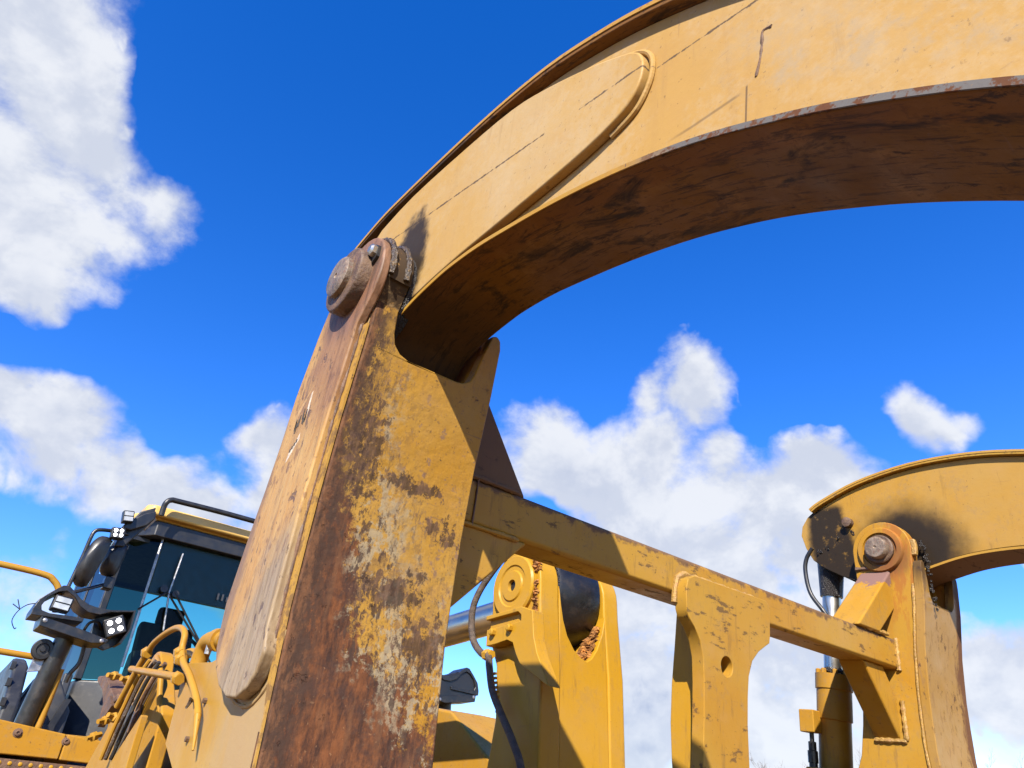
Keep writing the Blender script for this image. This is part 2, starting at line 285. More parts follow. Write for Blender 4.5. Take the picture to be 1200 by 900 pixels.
# the thick worn plate on the outside of the near upright
m_, k, b = mat('worn_plate'); co = k.obj(); x, y, z = k.xyz(co)
gr = k.noise(k.map(co, (1, 1, .10), (rad(6), 0, 0)), 60, 7, .68, .6); gr2 = k.noise(k.map(co, (1, 1, .22), (rad(6), 0, 0)), 22, 8, .7, .8)
bigw = k.sub(k.noise(co, 7, 6, .6, .4), .5)
c = k.mix(k.ss(gr2, .35, .65), (.50, .27, .075), (.57, .35, .12))
red = k.mul(k.ss(k.add(z, k.mul(bigw, .35)), .38, .60), k.ss(k.add(y, k.mul(bigw, .16)), 1.270, 1.215))
c = k.mix(k.mul(red, .80), c, k.mix(k.ss(gr, .35, .65), (.21, .095, .045), (.36, .185, .09)))
tan = k.mul(k.ss(k.add(z, k.mul(bigw, .25)), .34, .20), k.ss(k.add(k.add(y, k.mul(z, .25)), k.mul(bigw, .16)), 1.30, 1.235))
c = k.mix(k.mul(tan, .8), c, k.mix(k.ss(gr, .32, .68), (.20, .15, .095), (.46, .37, .25)))
c = k.mix(k.mul(k.ss(gr, .55, .68), .6), c, (.12, .068, .04))
c = k.mix(.40, c, (.012, .006, .0))
pits = k.ss(k.noise(k.map(co, (1, 1, .6), (rad(25), 0, 0)), 34, 6, .65, .5), .61, .66)
c = k.mix(k.mul(pits, .85), c, (.07, .04, .03))
scf = k.mul(k.ss(k.add(k.mul(k.noise(co, 16, 5, .65), .5), k.mul(k.noise(k.map(co, (1, 1, .4), (rad(14), 0, 0)), 70, 6, .75), .5)), .525, .60), k.ss(z, .10, .30, .35, 1.))
c = k.mix(k.mul(scf, .7), c, (.12, .06, .03))
c = k.mix(k.mul(k.ss(k.noise(k.map(co, (1, 1, .5), (rad(-20), 0, 0)), 95, 5, .7), .60, .66), .7), c, (.05, .028, .018))
backe = k.mul(k.ss(k.add(y, k.mul(k.sub(gr2, .5), .10)), 1.285, 1.31), .75); c = k.mix(backe, c, (.12, .07, .045))
gtop = k.ss(k.m('SQRT', k.add(k.m('POWER', k.sub(y, PINN[0]), 2.), k.m('POWER', k.sub(z, PINN[1]), 2.))), .080, .150, .9, 0.)
c = k.mix(gtop, c, k.mix(k.ss(gr2, .4, .6), (.06, .035, .025), (.16, .08, .05)))
k.put(b.inputs['Base Color'], c); b.inputs['Roughness'].default_value = .55; b.inputs['Specular IOR Level'].default_value = .35
nb = bump(k, b, k.add(k.mul(gr, .5), k.mul(pits, -.8)), .4, .004); bump(k, b, k.noise(k.map(co, (1, 1, .4)), 14, 4), .5, .012, nb)
M['wear'] = m_
M['rim'] = paint('rim_paint', base=(.56, .33, .07), famt=.4, chips=.7, dirt=1., scratch=.1, extra=lambda k, co: [(k.mul(k.ss(k.noise(co, 60, 6, .7), .52, .62), .55), (.07, .04, .025), .8)])
M['strip'] = paint('strip_paint', base=(.66, .41, .11), fade=(.64, .42, .14), famt=.3, dirt=1., chips=.8, scratch=.2, streak=.3, extra=lambda k, co: [(k.mul(k.ss(k.add(k.noise(co, 34, 6, .72), k.mul(k.xyz(co)[2], -.12)), .44, .56), .8), (.13, .075, .035), .8)])
M['pin'] = simple('rusty_pin', (.105, .060, .032), .65, 0., .45, 30, .35, (.07, .035, .025))
M['pin_head'] = simple('worn_steel', (.16, .12, .085), .45, .2, .4, 40, .3, (.15, .08, .05))
M['chrome'] = simple('chrome', (.46, .43, .38), .34, 1., .05, 6)
M['grease'] = simple('grease', (.016, .012, .010), .35, 0, .4, 60, .9)
M['weld'] = simple('weld', (.34, .20, .045), .5, 0, .3, 40, .5, (.26, .13, .05))
M['greasy_weld'] = simple('greasy_weld', (.030, .019, .012), .4, 0, .5, 45, .6, (.13, .075, .02))
M['black'] = simple('black_plastic', (.012, .012, .013), .42, 0, .3, 10)
M['blackmetal'] = simple('black_metal', (.012, .0115, .011), .36, 0, .4, 14, .12, (.026, .020, .015))
M['cab'] = simple('charcoal_paint', (.024, .025, .028), .5, 0, .3, 4, .05, (.045, .042, .038))
M['rubber'] = simple('rubber', (.020, .019, .018), .7, 0, .4, 30, .4)
M['bushing'] = simple('black_bushing', (.006, .006, .0065), .42, 0, .5, 9, .15, (.018, .014, .011))
M['hose'] = simple('hose', (.075, .05, .032), .6, .0, .4, 60, .6)
M['steel'] = simple('dull_steel', (.30, .29, .28), .38, .8, .3, 30, .2)
M['brown'] = simple('rust_brown', (.115, .060, .032), .7, 0, .4, 20, .4)
M['dirt'] = simple('packed_clay', (.40, .17, .035), .9, 0, .5, 30, 1., (.16, .06, .02))
M['pipe'] = paint('pipe_paint', base=(.60, .35, .06), famt=.3, dirt=.7, chips=.5, scratch=0, streak=0)
M['roof'] = simple('roof_paint', (.60, .38, .10), .42, 0, .1, 3)
M['seat'] = simple('seat_cloth', (.03, .033, .036), .85, 0, .3, 20, .2)
M['tyre'] = simple('tyre_rubber', (.022, .021, .020), .85, 0, .3, 12, .5, (.10, .085, .065))
M['bark'] = simple('bark', (.16, .13, .11), .9, 0, .3, 5)
M['sticker'] = simple('torn_sticker', (.34, .21, .085), .7, 0, .25, 60, 0, (.36, .20, .07))
M['sticker_white'] = simple('sticker_paper', (.48, .40, .31), .8, 0, .3, 80, 0)
M['ink'] = simple('ink', (.06, .045, .03), .8, 0, .3, 60)
def glass(name, tint, refl=.55):
    m_, k, b = mat(name); k.n.remove(b)
    tr = k.new('ShaderNodeBsdfTransparent'); tr.inputs[0].default_value = (*tint, 1)
    gl = k.new('ShaderNodeBsdfGlossy'); gl.inputs[0].default_value = (refl, refl, refl, 1); gl.inputs[1].default_value = .02
    fr = k.new('ShaderNodeFresnel'); fr.inputs[0].default_value = 1.28
    mx = k.new('ShaderNodeMixShader'); k.l.new(fr.outputs[0], mx.inputs[0]); k.l.new(tr.outputs[0], mx.inputs[1]); k.l.new(gl.outputs[0], mx.inputs[2])
    k.l.new(mx.outputs[0], k.n['Material Output'].inputs[0]); return m_
M['glass'] = glass('tinted_glass', (.72, .90, .86)); M['dark_glass'] = glass('dark_glass', (.10, .15, .14))
M['rear_glass'] = glass('green_glass', (.34, .60, .46))
m_, k, b = mat('led_on'); b.inputs['Base Color'].default_value = (.9, .9, .9, 1); b.inputs['Emission Color'].default_value = (1, .98, .95, 1); b.inputs['Emission Strength'].default_value = 3; M['led_on'] = m_
M['led_off'] = simple('lamp_lens', (.42, .42, .38), .15, .3, .2, 20)
M['mirror'] = simple('mirror_glass', (.8, .85, .85), .03, 1., .02, 3)
m_, k, b = mat('gravel_ground'); co = k.obj()
c = k.mix(k.ss(k.noise(co, .35, 6, .6), .35, .65), (.22, .125, .058), (.30, .175, .085))
v = k.new('ShaderNodeTexVoronoi'); k.put(v.inputs['Vector'], co); v.inputs['Scale'].default_value = 22
c = k.mix(k.ss(v.outputs['Distance'], .25, .6, 0., .6), c, (.17, .105, .06))
k.put(b.inputs['Base Color'], c); b.inputs['Roughness'].default_value = .95; bump(k, b, k.add(v.outputs['Distance'], k.noise(co, 8, 6)), .6, .03)
M['ground'] = m_

# ------------------------------------------------------------------ mesh helpers
def prism(bm, pts, axis, a, b):
    """polygon (the two other coordinates, in xyz order) extruded along axis from a to b"""
    def P(p, t):
        q = list(p); q.insert(axis, t); return Vector(q)
    A = [bm.verts.new(P(p, a)) for p in pts]; B = [bm.verts.new(P(p, b)) for p in pts]
    fs = [bm.faces.new(A), bm.faces.new(B[::-1])]
    for i in range(len(pts)):
        j = (i + 1) % len(pts); fs.append(bm.faces.new((A[j], A[i], B[i], B[j])))
    return fs
def box(bm, x0, x1, y0, y1, z0, z1): prism(bm, [(x0, y0), (x1, y0), (x1, y1), (x0, y1)], 2, z0, z1)
def frame_of(t):
    t = t.normalized(); u = t.orthogonal().normalized()
    return u, t.cross(u)
def tube(bm, pts, r, seg=10, cap=True, smooth=True, lump=0.):
    P = [Vector(p) for p in pts]
    if smooth and len(P) > 2:
        Q = []
        for i in range(len(P) - 1):
            p0, p1, p2, p3 = P[max(i - 1, 0)], P[i], P[i + 1], P[min(i + 2, len(P) - 1)]
            for s in range(6):
                t = s / 6
                Q.append(.5 * ((2 * p1) + (p2 - p0) * t + (2 * p0 - 5 * p1 + 4 * p2 - p3) * t * t + (3 * p1 - p0 - 3 * p2 + p3) * t ** 3))
        Q.append(P[-1]); P = Q
    rings = []; u = None
    for i, p in enumerate(P):
        t = (P[min(i + 1, len(P) - 1)] - P[max(i - 1, 0)]).normalized()
        if u is None: u, v = frame_of(t)
        else:
            u = (u - t * u.dot(t)).normalized(); v = t.cross(u)
        rr = r(i / (len(P) - 1)) if callable(r) else r
        if lump: rr *= 1 + lump * (rnd.random() - .5) * 2
        rings.append([bm.verts.new(p + (u * math.cos(a) + v * math.sin(a)) * rr) for a in [2 * math.pi * q / seg for q in range(seg)]])
    for A, B in zip(rings, rings[1:]):
        for q in range(seg): bm.faces.new((A[q], A[(q + 1) % seg], B[(q + 1) % seg], B[q])).smooth = True
    if cap: bm.faces.new(rings[0][::-1]); bm.faces.new(rings[-1])
def lathe(bm, p0, p1, prof, seg=28):
    """prof: (distance along the axis, radius)"""
    p0 = Vector(p0); ax = (Vector(p1) - p0).normalized(); u, v = frame_of(ax)
    rings = [[bm.verts.new(p0 + ax * s + (u * math.cos(a) + v * math.sin(a)) * max(r, 1e-4)) for a in [2 * math.pi * q / seg for q in range(seg)]] for s, r in prof]
    for A, B in zip(rings, rings[1:]):
        for q in range(seg): bm.faces.new((A[q], A[(q + 1) % seg], B[(q + 1) % seg], B[q]))
    bm.faces.new(rings[0][::-1]); bm.faces.new(rings[-1])
def cyl(bm, p0, p1, r, seg=20):
    L = (Vector(p1) - Vector(p0)).length; lathe(bm, p0, p1, [(0, r), (L, r)], seg)
def arc(cx, cy, r, a0, a1, nseg=14):
    return [(cx + r * math.cos(rad(a0 + (a1 - a0) * i / nseg)), cy + r * math.sin(rad(a0 + (a1 - a0) * i / nseg))) for i in range(nseg + 1)]
def spline(pts, k=5):
    P = [Vector(p) for p in pts]; Q = []
    for i in range(len(P) - 1):
        p0, p1, p2, p3 = P[max(i - 1, 0)], P[i], P[i + 1], P[min(i + 2, len(P) - 1)]
        for s in range(k):
            t = s / k
            Q.append(tuple(.5 * ((2 * p1) + (p2 - p0) * t + (2 * p0 - 5 * p1 + 4 * p2 - p3) * t * t + (3 * p1 - p0 - 3 * p2 + p3) * t ** 3)))
    Q.append(tuple(P[-1])); return Q
def offset(pts, dist):
    out = []
    for i, p in enumerate(pts):
        a = Vector(pts[max(i - 1, 0)]); b_ = Vector(pts[min(i + 1, len(pts) - 1)]); t = (b_ - a).normalized()
        out.append((p[0] - t.y * dist, p[1] + t.x * dist))
    return out
def slices(bm, zs, axis=2):
    for z in zs:
        co_ = [0, 0, 0]; co_[axis] = z; no = [0, 0, 0]; no[axis] = 1
        bmesh.ops.bisect_plane(bm, geom=bm.verts[:] + bm.edges[:] + bm.faces[:], plane_co=co_, plane_no=no)
def obj(name, bm, m, parent=None, bev=0., smooth=False, seg=2):
    bmesh.ops.recalc_face_normals(bm, faces=bm.faces[:])
    me = bpy.data.meshes.new(name); bm.to_mesh(me); bm.free()
    me.materials.append(M[m] if isinstance(m, str) else m)
    o = bpy.data.objects.new(name, me); C.objects.link(o)
    if parent:
        o.parent = parent
        if 'base' in parent: o.location = [-v_ for v_ in parent['base']]
    if bev:
        md = o.modifiers.new('bevel', 'BEVEL'); md.width = bev; md.segments = seg; md.limit_method = 'ANGLE'; md.angle_limit = rad(38)
        for p in me.polygons: p.use_smooth = True
        me.shade_auto = None if False else None
        wn = o.modifiers.new('normals', 'WEIGHTED_NORMAL'); wn.keep_sharp = True
    elif smooth:
        for p in me.polygons: p.use_smooth = True
    return o
def B(): return bmesh.new()
def round_obj(o, ang=40):
    """smooth shading that keeps hard edges"""
    me = o.data
    for p in me.polygons: p.use_smooth = True
    me.set_sharp_from_angle(angle=rad(ang)); return o
obj_ = obj
def obj(name, bm, m, parent=None, bev=0., smooth=False, seg=2):
    bmesh.ops.remove_doubles(bm, verts=bm.verts[:], dist=1e-6)
    mm = M[m] if isinstance(m, str) else m
    bmesh.ops.recalc_face_normals(bm, faces=bm.faces[:])
    me = bpy.data.meshes.new(name); bm.to_mesh(me); bm.free(); me.materials.append(mm)
    o = bpy.data.objects.new(name, me); C.objects.link(o)
    if parent:
        o.parent = parent
        if parent.type == 'EMPTY' and parent.get('base') is not None: o.location = [-q for q in parent['base']]
    if bev:
        md = o.modifiers.new('bevel', 'BEVEL'); md.width = bev; md.segments = seg; md.limit_method = 'ANGLE'; md.angle_limit = rad(38); md.harden_normals = True
        for p in me.polygons: p.use_smooth = True
    else: round_obj(o)
    return o
def thing(name, label, cat, base, loc, rot=(0, 0, 0), group=None):
    o = bpy.data.objects.new(name, None); C.objects.link(o); o.empty_display_size = .3
    o.location = loc; o.rotation_euler = rot; o['label'] = label; o['category'] = cat; o['base'] = list(base)
    if group: o['group'] = group
    return o

# ------------------------------------------------------------------ setting
bm = B(); bmesh.ops.create_grid(bm, x_segments=1, y_segments=1, size=1200)
g = obj('ground', bm, 'ground'); g['kind'] = 'structure'

# ------------------------------------------------------------------ LOG GRAPPLE, built in its own frame (origin at eye level, tipped 7 degrees)
TILT = rad(7); BASE = (1.674, 1.2, -1.55)
ct, st_ = math.cos(TILT), math.sin(TILT)
gloc = (BASE[0], ct * BASE[1] - st_ * BASE[2], EYE.z + st_ * BASE[1] + ct * BASE[2])
G = thing('log_grapple', 'big worn yellow log grapple with curved clamp arms, standing in the foreground', 'grapple', BASE, gloc, (TILT, 0, 0))
YF = [(-1.6, .93), (-.9, .985), (-.4, 1.035), (-.063, 1.071), (.168, 1.094), (.325, 1.093), (.471, 1.084), (.619, 1.066), (.74, 1.059), (1.2, 1.05)]
def yf(z):
    for (a, ya), (b_, yb) in zip(YF, YF[1:]):
        if z <= b_: return ya + (yb - ya) * (z - a) / (b_ - a)
    return YF[-1][1]
ZF = [-1.5, -1.2, -.9, -.6, -.3, -.15, -.06, .05, .15, .25, .33, .4, .47, .54, .62, .68]
PR = .106
def side_profile(front_in=0., flare=True, PIN=PINF, PR=PR):
    fr = [(yf(z) + front_in, z) for z in ZF] + [(PIN[0] - PR + .004, .76)]
    lobe = arc(PIN[0], PIN[1], PR, 190, -5, 18)
    back = [(1.293, .70), (1.30, .57), (1.309, .38), (1.325, .22), (1.34, .125), (1.355, .085)]
    fl = [(1.40, .075), (1.545, .074), (1.555, .05), (1.542, .016), (1.527, -.066), (1.44, -.10), (1.38, -.16)] if flare else []
    return fr + lobe + back + fl + [(1.36, -.3), (1.33, -.7), (1.28, -1.1), (1.22, -1.5)]
def plate_y(bm_, pts, th, zs, y0=0.):
    """polygon in (x, z), y following the bowed front of the upright"""
    prism(bm_, pts, 1, 0., th); slices(bm_, zs)
    for v_ in bm_.verts: v_.co.y += yf(v_.co.z) + y0
def u_outline(x0, x1, flip=False):
    # U-shaped cradle at the top of the front plate: lobes at either side
    p = [(0, -1.5), (.292, -1.5), (.292, .60), (.294, .735)] + [(.290, .755), (.280, .763), (.268, .757)] + [(.254, .705), (.244, .66), (.236, .640), (.222, .629), (.205, .6255)] \
        + [(.14, .624), (.095, .622), (.074, .628), (.060, .642), (.054, .662), (.051, .70), (.049, .735)] + arc(.0275, .740, .0225, 10, 170, 8) + [(.003, .72)]
    return [((x1 - a) if flip else (x0 + a), z) for a, z in p]
XN0, XN1 = .432, .724; XF0, XF1 = 2.622, 2.914
for near in (True, False):
    x0, x1 = (XN0, XN1) if near else (XF0, XF1)
    bm = B(); prism(bm, side_profile(.012, True, PINN if near else PINF), 0, x0 + .002, x0 + .05)
    up = obj('upright', bm, 'side' if near else 'side_far', G, .004)
    up['label'] = 'rust-worn near upright' if near else 'yellow far upright'
    bm = B(); prism(bm, side_profile(.012, False, (1.150, .70) if near else PINF, .075 if near else PR), 0, x1 - .036, x1 - .002); obj('side_plate', bm, 'side_far', up, .004)
    bm = B(); plate_y(bm, u_outline(x0, x1, flip=not near), .03, ZF[1:])
    fp = obj('front_plate', bm, 'front' if near else 'front_far', up, .004 if near else .003)
    fp['label'] = 'front plate with rust and scraped paint' if near else 'front plate with dirt streaks'
    bm = B(); box(bm, x0 + .05, x1 - .036, 1.285, 1.30, -1.2, .35); obj('back_plate', bm, 'paint', up)
# worn thick plate on the outside of the near upright
fr = [(yf(z) + .022, z) for z in (.115, .15, .25, .33, .4, .47, .54, .62, .66)] + [(PINN[0] - PR + .010, .72)]
tip = [(1.332, .123), (1.322, .092), (1.297, .061), (1.257, .034), (1.21, .019), (1.165, .019), (1.13, .034), (1.110, .056), (1.100, .085)]
prof = tip + fr + arc(PINN[0], PINN[1], PR, 196, -5, 18) + [(1.268, .70), (1.300, .57), (1.308, .47), (1.318, .376), (1.330, .30), (1.343, .17)]
bm = B(); prism(bm, prof, 0, .414, .4335)
for v_ in bm.verts:
    if v_.co.x < .42: v_.co.x -= .004 * min(1, max(0, (.50 - v_.co.z) / .35))
wp = obj('wear_plate', bm, 'wear', G, .005, seg=3); wp['label'] = 'thick worn plate with a rounded lower end'
bm = B(); pts = [(.4335, y, z) for y, z in [(1.345, .17), (1.334, .118), (1.30, .055), (1.257, .027), (1.21, .012), (1.16, .012), (1.118, .034), (1.097, .07), (1.096, .12)]]
tube(bm, pts, .0035, 8, lump=.25); obj('weld_bead', bm, 'side', wp)
bm = B(); zz = [.10, .12] + [z for z in ZF if .14 <= z <= .62]
zz = [-.6, -.3, -.15, -.06, .0, .05] + zz + [.66]
prism(bm, [(yf(z) + .003, z) for z in zz] + [(yf(z) + (.034 if z > .11 else .007 if z < .02 else .02), z) for z in zz[::-1]], 0, .4285, .4325); obj('edge_strip', bm, 'strip', wp)
bm = B(); tube(bm, [(.4275, yf(z) + .0235 + rnd.uniform(-.001, .001), z) for z in [.10 + i * .011 for i in range(54)]], .0042, 7, smooth=False, lump=.35); obj('weld_bead', bm, 'brown', wp)
# remains of the sticker on the wear plate
bm = B(); prism(bm, [(1.205, .575), (1.256, .525), (1.258, .470), (1.247, .417), (1.207, .436), (1.196, .500)], 0, .4128, .4136); stk = obj('sticker', bm, 'sticker', wp)
for pts in ([(1.203, .555), (1.200, .515), (1.205, .497), (1.209, .52), (1.209, .55)], [(1.205, .455), (1.213, .45), (1.236, .424), (1.245, .417), (1.243, .436), (1.228, .447), (1.211, .470)]):
    bm = B(); prism(bm, pts, 0, .4122, .4126); obj('torn_paper', bm, 'sticker_white', stk)
for (a, c0) in ((1.247, .487), (1.218, .500)):
    bm = B()
    for q in range(5):
        yy = a - .004 * q + rnd.uniform(-.002, .002); zz = c0 + rnd.uniform(-.006, .012)
        box(bm, .4119, .4122, yy, yy + .004, zz - .008, zz + rnd.uniform(.006, .016))
    obj('printed_mark', bm, 'ink', stk)
bm = B()
for q in range(4): box(bm, .4116, .4119, 1.214 + q * .007, 1.220 + q * .007, .452 - q * .005, .458 - q * .005)
obj('printed_mark', bm, 'ink', stk)

# hinge pins
for near in (True, False):
    xf = .414 if near else XF0
    bm = B(); yz = PINN if near else PINF
    p = lambda x_: (x_, yz[0], yz[1])
    if near:
        lathe(bm, p(xf + .01), p(xf - .1), [(0, .068), (.030, .0705), (.036, .068), (.038, .060)], 40)
        hp = obj('hinge_pin', bm, 'pin', G, .002)
        bm = B(); lathe(bm, p(xf - .026), p(xf - .1), [(0, .043), (.012, .043), (.016, .038), (.017, .006), (.014, .004)], 32); obj('pin_head', bm, 'pin_head', hp)
        bm = B(); prism(bm, [(1.070, .785), (1.083, .815), (1.070, .83), (1.055, .82), (1.053, .795)], 0, xf - .006, xf + .006); obj('lock_plate', bm, 'blackmetal', hp)
        bm = B(); lathe(bm, (xf - .002, 1.068, .812), (xf - .1, 1.068, .812), [(0, .013), (.012, .013), (.016, .008)], 6); obj('bolt', bm, 'chrome', hp)
        for xr, rr in ((.4365, .1085), (.470, .1075)):
            bm = B(); tube(bm, [(xr, yz[0] + rr * math.cos(a), yz[1] + rr * math.sin(a)) for a in [rad(70 + 4 * q) for q in range(30)]], .0065, 7, smooth=False, lump=.28); obj('weld_bead', bm, 'greasy_weld', hp)
        bm = B(); lathe(bm, p(.484), p(.6), [(0, .10), (.024, .098), (.027, .09)], 36); obj('thrust_ring', bm, 'grease', hp)
    else:
        lathe(bm, p(xf + .02), p(xf - .1), [(0, .082), (.028, .082), (.033, .078), (.0335, .062), (.026, .060), (.026, .05)], 40)
        hp = obj('hinge_pin', bm, 'side_far', G)
        bm = B(); lathe(bm, p(xf), p(xf - .1), [(0, .052), (.016, .052), (.020, .048), (.0205, .040)], 32); obj('pin_head', bm, 'pin', hp)
        bm = B(); lathe(bm, p(xf - .02), p(xf - .1), [(0, .040), (.020, .040), (.026, .035), (.0265, .006), (.023, .003)], 28); obj('pin_end', bm, 'pin_head', hp)
        bm = B(); lathe(bm, p(xf + .05), p(xf + .2), [(0, .10), (.03, .098), (.034, .09)], 36); obj('thrust_ring', bm, 'grease', hp)
# weld bead and the rolled grease on the far lobe
bm = B(); prism(bm, arc(PIN[0], PIN[1], .104, 196, 164, 6) + arc(PIN[0], PIN[1], .122, 166, 194, 6), 0, XF0 + .004, XF0 + .022)
obj('lug_stop', bm, 'weld', G, .004)
# clamp arms
OUT = spline([(1.492, 1.033), (1.44, 1.061), (1.283, 1.116), (1.081, 1.147), (.873, 1.143), (.692, 1.112), (.56, 1.073), (.47, 1.035), (.33, .962), (.18, .858), (.04, .73), (-.08, .58), (-.18, .40), (-.26, .2), (-.31, 0), (-.33, -.2)], 4)
INN = spline([(1.175, .655), (1.150, .690), (1.115, .722), (1.03, .748), (.942, .768), (.85, .777), (.75, .777), (.66, .764), (.566, .742), (.47, .711), (.375, .673), (.277, .626), (.206, .588), (.135, .545), (.078, .505), (0, .44), (-.08, .36), (-.15, .26), (-.2, .15), (-.24, 0), (-.28, -.12), (-.305, -.22)], 4)
TAIL = [(1.478, 1.030), (1.512, 1.006), (1.538, .970), (1.545, .932), (1.528, .877), (1.50, .825), (1.456, .789), (1.39, .752), (1.333, .731), (1.25, .690)]
def clump(bm_, pts, n_, spread, r0, r1):
    for _ in range(n_):
        i = rnd.randrange(len(pts) - 1); t = rnd.random(); c_ = Vector(pts[i]).lerp(Vector(pts[i + 1]), t) + Vector([rnd.gauss(0, spread) for _ in range(3)])
        r_ = bmesh.ops.create_icosphere(bm_, subdivisions=1, radius=rnd.uniform(r0, r1))
        for v_ in r_['verts']: v_.co = Vector((v_.co.x * rnd.uniform(.6, 1.2), v_.co.y * rnd.uniform(.6, 1.5), v_.co.z * rnd.uniform(.6, 1.7))) + c_
def strip(bm_, curve, th, xa, xb):
    o2 = offset(curve, th)
    for i in range(len(curve) - 1):
        pass
    prism_strip(bm_, curve, o2, xa, xb)
def prism_strip(bm_, A, Bc, xa, xb):
    ra = [[bm_.verts.new((x_, p[0], p[1])) for x_ in (xa, xb)] for p in A]; rb = [[bm_.verts.new((x_, p[0], p[1])) for x_ in (xa, xb)] for p in Bc]
    nA = len(A)
    for i in range(nA - 1):
        bm_.faces.new((ra[i][0], ra[i][1], ra[i + 1][1], ra[i + 1][0])); bm_.faces.new((rb[i][0], rb[i + 1][0], rb[i + 1][1], rb[i][1]))
        bm_.faces.new((ra[i][0], ra[i + 1][0], rb[i + 1][0], rb[i][0])); bm_.faces.new((ra[i][1], rb[i][1], rb[i + 1][1], ra[i + 1][1]))
    for i in (0, nA - 1): bm_.faces.new((ra[i][0], ra[i][1], rb[i][1], rb[i][0]))
OUTN = spline([(1.45, 1.03), (1.42, 1.048), (1.30, 1.078), (1.20, 1.088), (1.03, 1.094), (.853, 1.093), (.70, 1.077), (.572, 1.042), (.462, .999), (.33, .93), (.18, .83), (.04, .705), (-.08, .56), (-.18, .38), (-.26, .18), (-.31, -.02), (-.33, -.22)], 4)
INNN = spline([(1.14, .615), (1.125, .65), (1.095, .69), (1.03, .718), (.95, .735), (.90, .740), (.83, .740), (.755, .733), (.65, .720), (.542, .700), (.45, .676), (.36, .645), (.265, .602), (.197, .566), (.129, .525), (.075, .488), (0, .43), (-.08, .35), (-.15, .25), (-.2, .14), (-.24, -.01), (-.28, -.13), (-.305, -.23)], 4)
TAILN = [(y - .05, z - .03) for y, z in TAIL[:-1]] + [(1.20, .655)]
for near in (True, False):
    O_, I_, T_, pn = (OUTN, INNN, TAILN, PINN) if near else (OUT, INN, TAIL, PINF)
    dx = 0. if near else XF0 - XN0
    xa, xb = (.489, .668) if near else (.489 + dx, .672 + dx)
    O1 = offset(O_, .018); I1 = offset(I_, -.016)
    poly = O1[1:] + I1[::-1][:-1] + [(I_[0][0] + .02, I_[0][1] + .005)] + T_[::-1]
    bm = B(); prism(bm, poly, 0, xa + .021, xa + .040)
    arm = obj('clamp_arm', bm, 'arm_near' if near else 'arm_far', G, .003)
    arm['label'] = 'near clamp arm with a long reinforcing plate' if near else 'far clamp arm blackened with grease at its hinge'
    bm = B(); prism(bm, poly, 0, xb - .03, xb - .012); obj('side_plate', bm, 'arm_far', arm, .003)
    bm = B(); prism_strip(bm, O_, offset(O_, .0165), xa + .001, xb + .003); obj('top_flange', bm, 'under' if near else 'rim', arm, .002)  # near flange coloured dark to stand for the shade beneath it
    bm = B(); prism_strip(bm, offset(O_, -.0006), offset(O_, .0075), xa - .001, xa + .0008); obj('lit_rim_edge', bm, 'strip', arm)  # thin bright strip painted as the sunlit edge of the flange
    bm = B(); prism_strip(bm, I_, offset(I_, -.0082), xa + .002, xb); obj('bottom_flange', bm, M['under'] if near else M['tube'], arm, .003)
    bm = B(); prism_strip(bm, offset(I_, -.0005), offset(I_, -.0085), xa - .0005, xa + .0015); obj('flange_edge', bm, 'flange', arm)
    bm = B(); lathe(bm, (xa + .045, *pn), (xb, *pn), [(0, .09), (.09, .09)]); obj('hinge_sleeve', bm, 'grease', arm)
    if near:
        pl = spline([(1.11, .722), (1.044, .738), (.97, .752), (.89, .762), (.793, .770), (.666, .781), (.59, .790), (.535, .802), (.50, .818), (.479, .845), (.472, .876), (.477, .903), (.492, .924), (.53, .948), (.592, .980), (.70, 1.024), (.80, 1.052), (.95, 1.062), (1.15, 1.062), (1.28, 1.04)], 3)
        bm = B(); prism(bm, pl + [(1.38, .97), (1.38, .76), (1.26, .70)], 0, xa + .004, xa + .0215); rp = obj('reinforcing_plate', bm, 'arm_plate', arm, .004); rp['label'] = 'long reinforcing plate with a rounded end'
        bm = B(); tube(bm, [(xa + .018, p[0], p[1]) for p in spline([(.54, .796), (.497, .812), (.474, .842), (.466, .876), (.471, .907), (.489, .931), (.52, .95)], 4)], .0045, 8, lump=.05); obj('weld_bead', bm, 'arm_plate', rp)
        bm = B(); tube(bm, [(xa + .0212, .308, .722), (xa + .0212, .302, .745), (xa + .0212, .298, .77), (xa + .0212, .296, .790), (xa + .0212, .284, .788)], .0020, 7, lump=.3); obj('gouge', bm, 'brown', arm)
    # cylinder pin in the tail of the arm
    bm = B(); c0 = (1.285, .915) if near else (1.338, .955)
    lathe(bm, (xa + .029, *c0), (xa - 1, *c0), [(0, .045), (.006, .045), (.0065, .019), (.032, .019), (.034, .015)], 24)
    obj('cylinder_pin', bm, 'pin', arm)
    bm = B(); clump(bm, [(xa + .025, 1.50, .845), (xa + .025, 1.42, .87), (xa + .025, 1.33, .93), (xa + .025, 1.31, .89)], 34, .007, .002, .007); obj('grease_lump', bm, 'grease', arm)['kind'] = 'stuff'
    gx = XN0 + .056 if near else XF0 + .056
    bm = B(); clump(bm, [(gx + dx * 0, 1.075, .85), (gx, 1.062, .80), (gx, 1.058, .72), (gx, 1.056, .66), (gx + .01, 1.056, .60)] if not near else [(gx, 1.085, .84), (gx, 1.070, .77), (gx, 1.062, .72)], 48 if not near else 26, .004, .002, .0065); obj('grease_lump', bm, 'grease', arm)['kind'] = 'stuff'

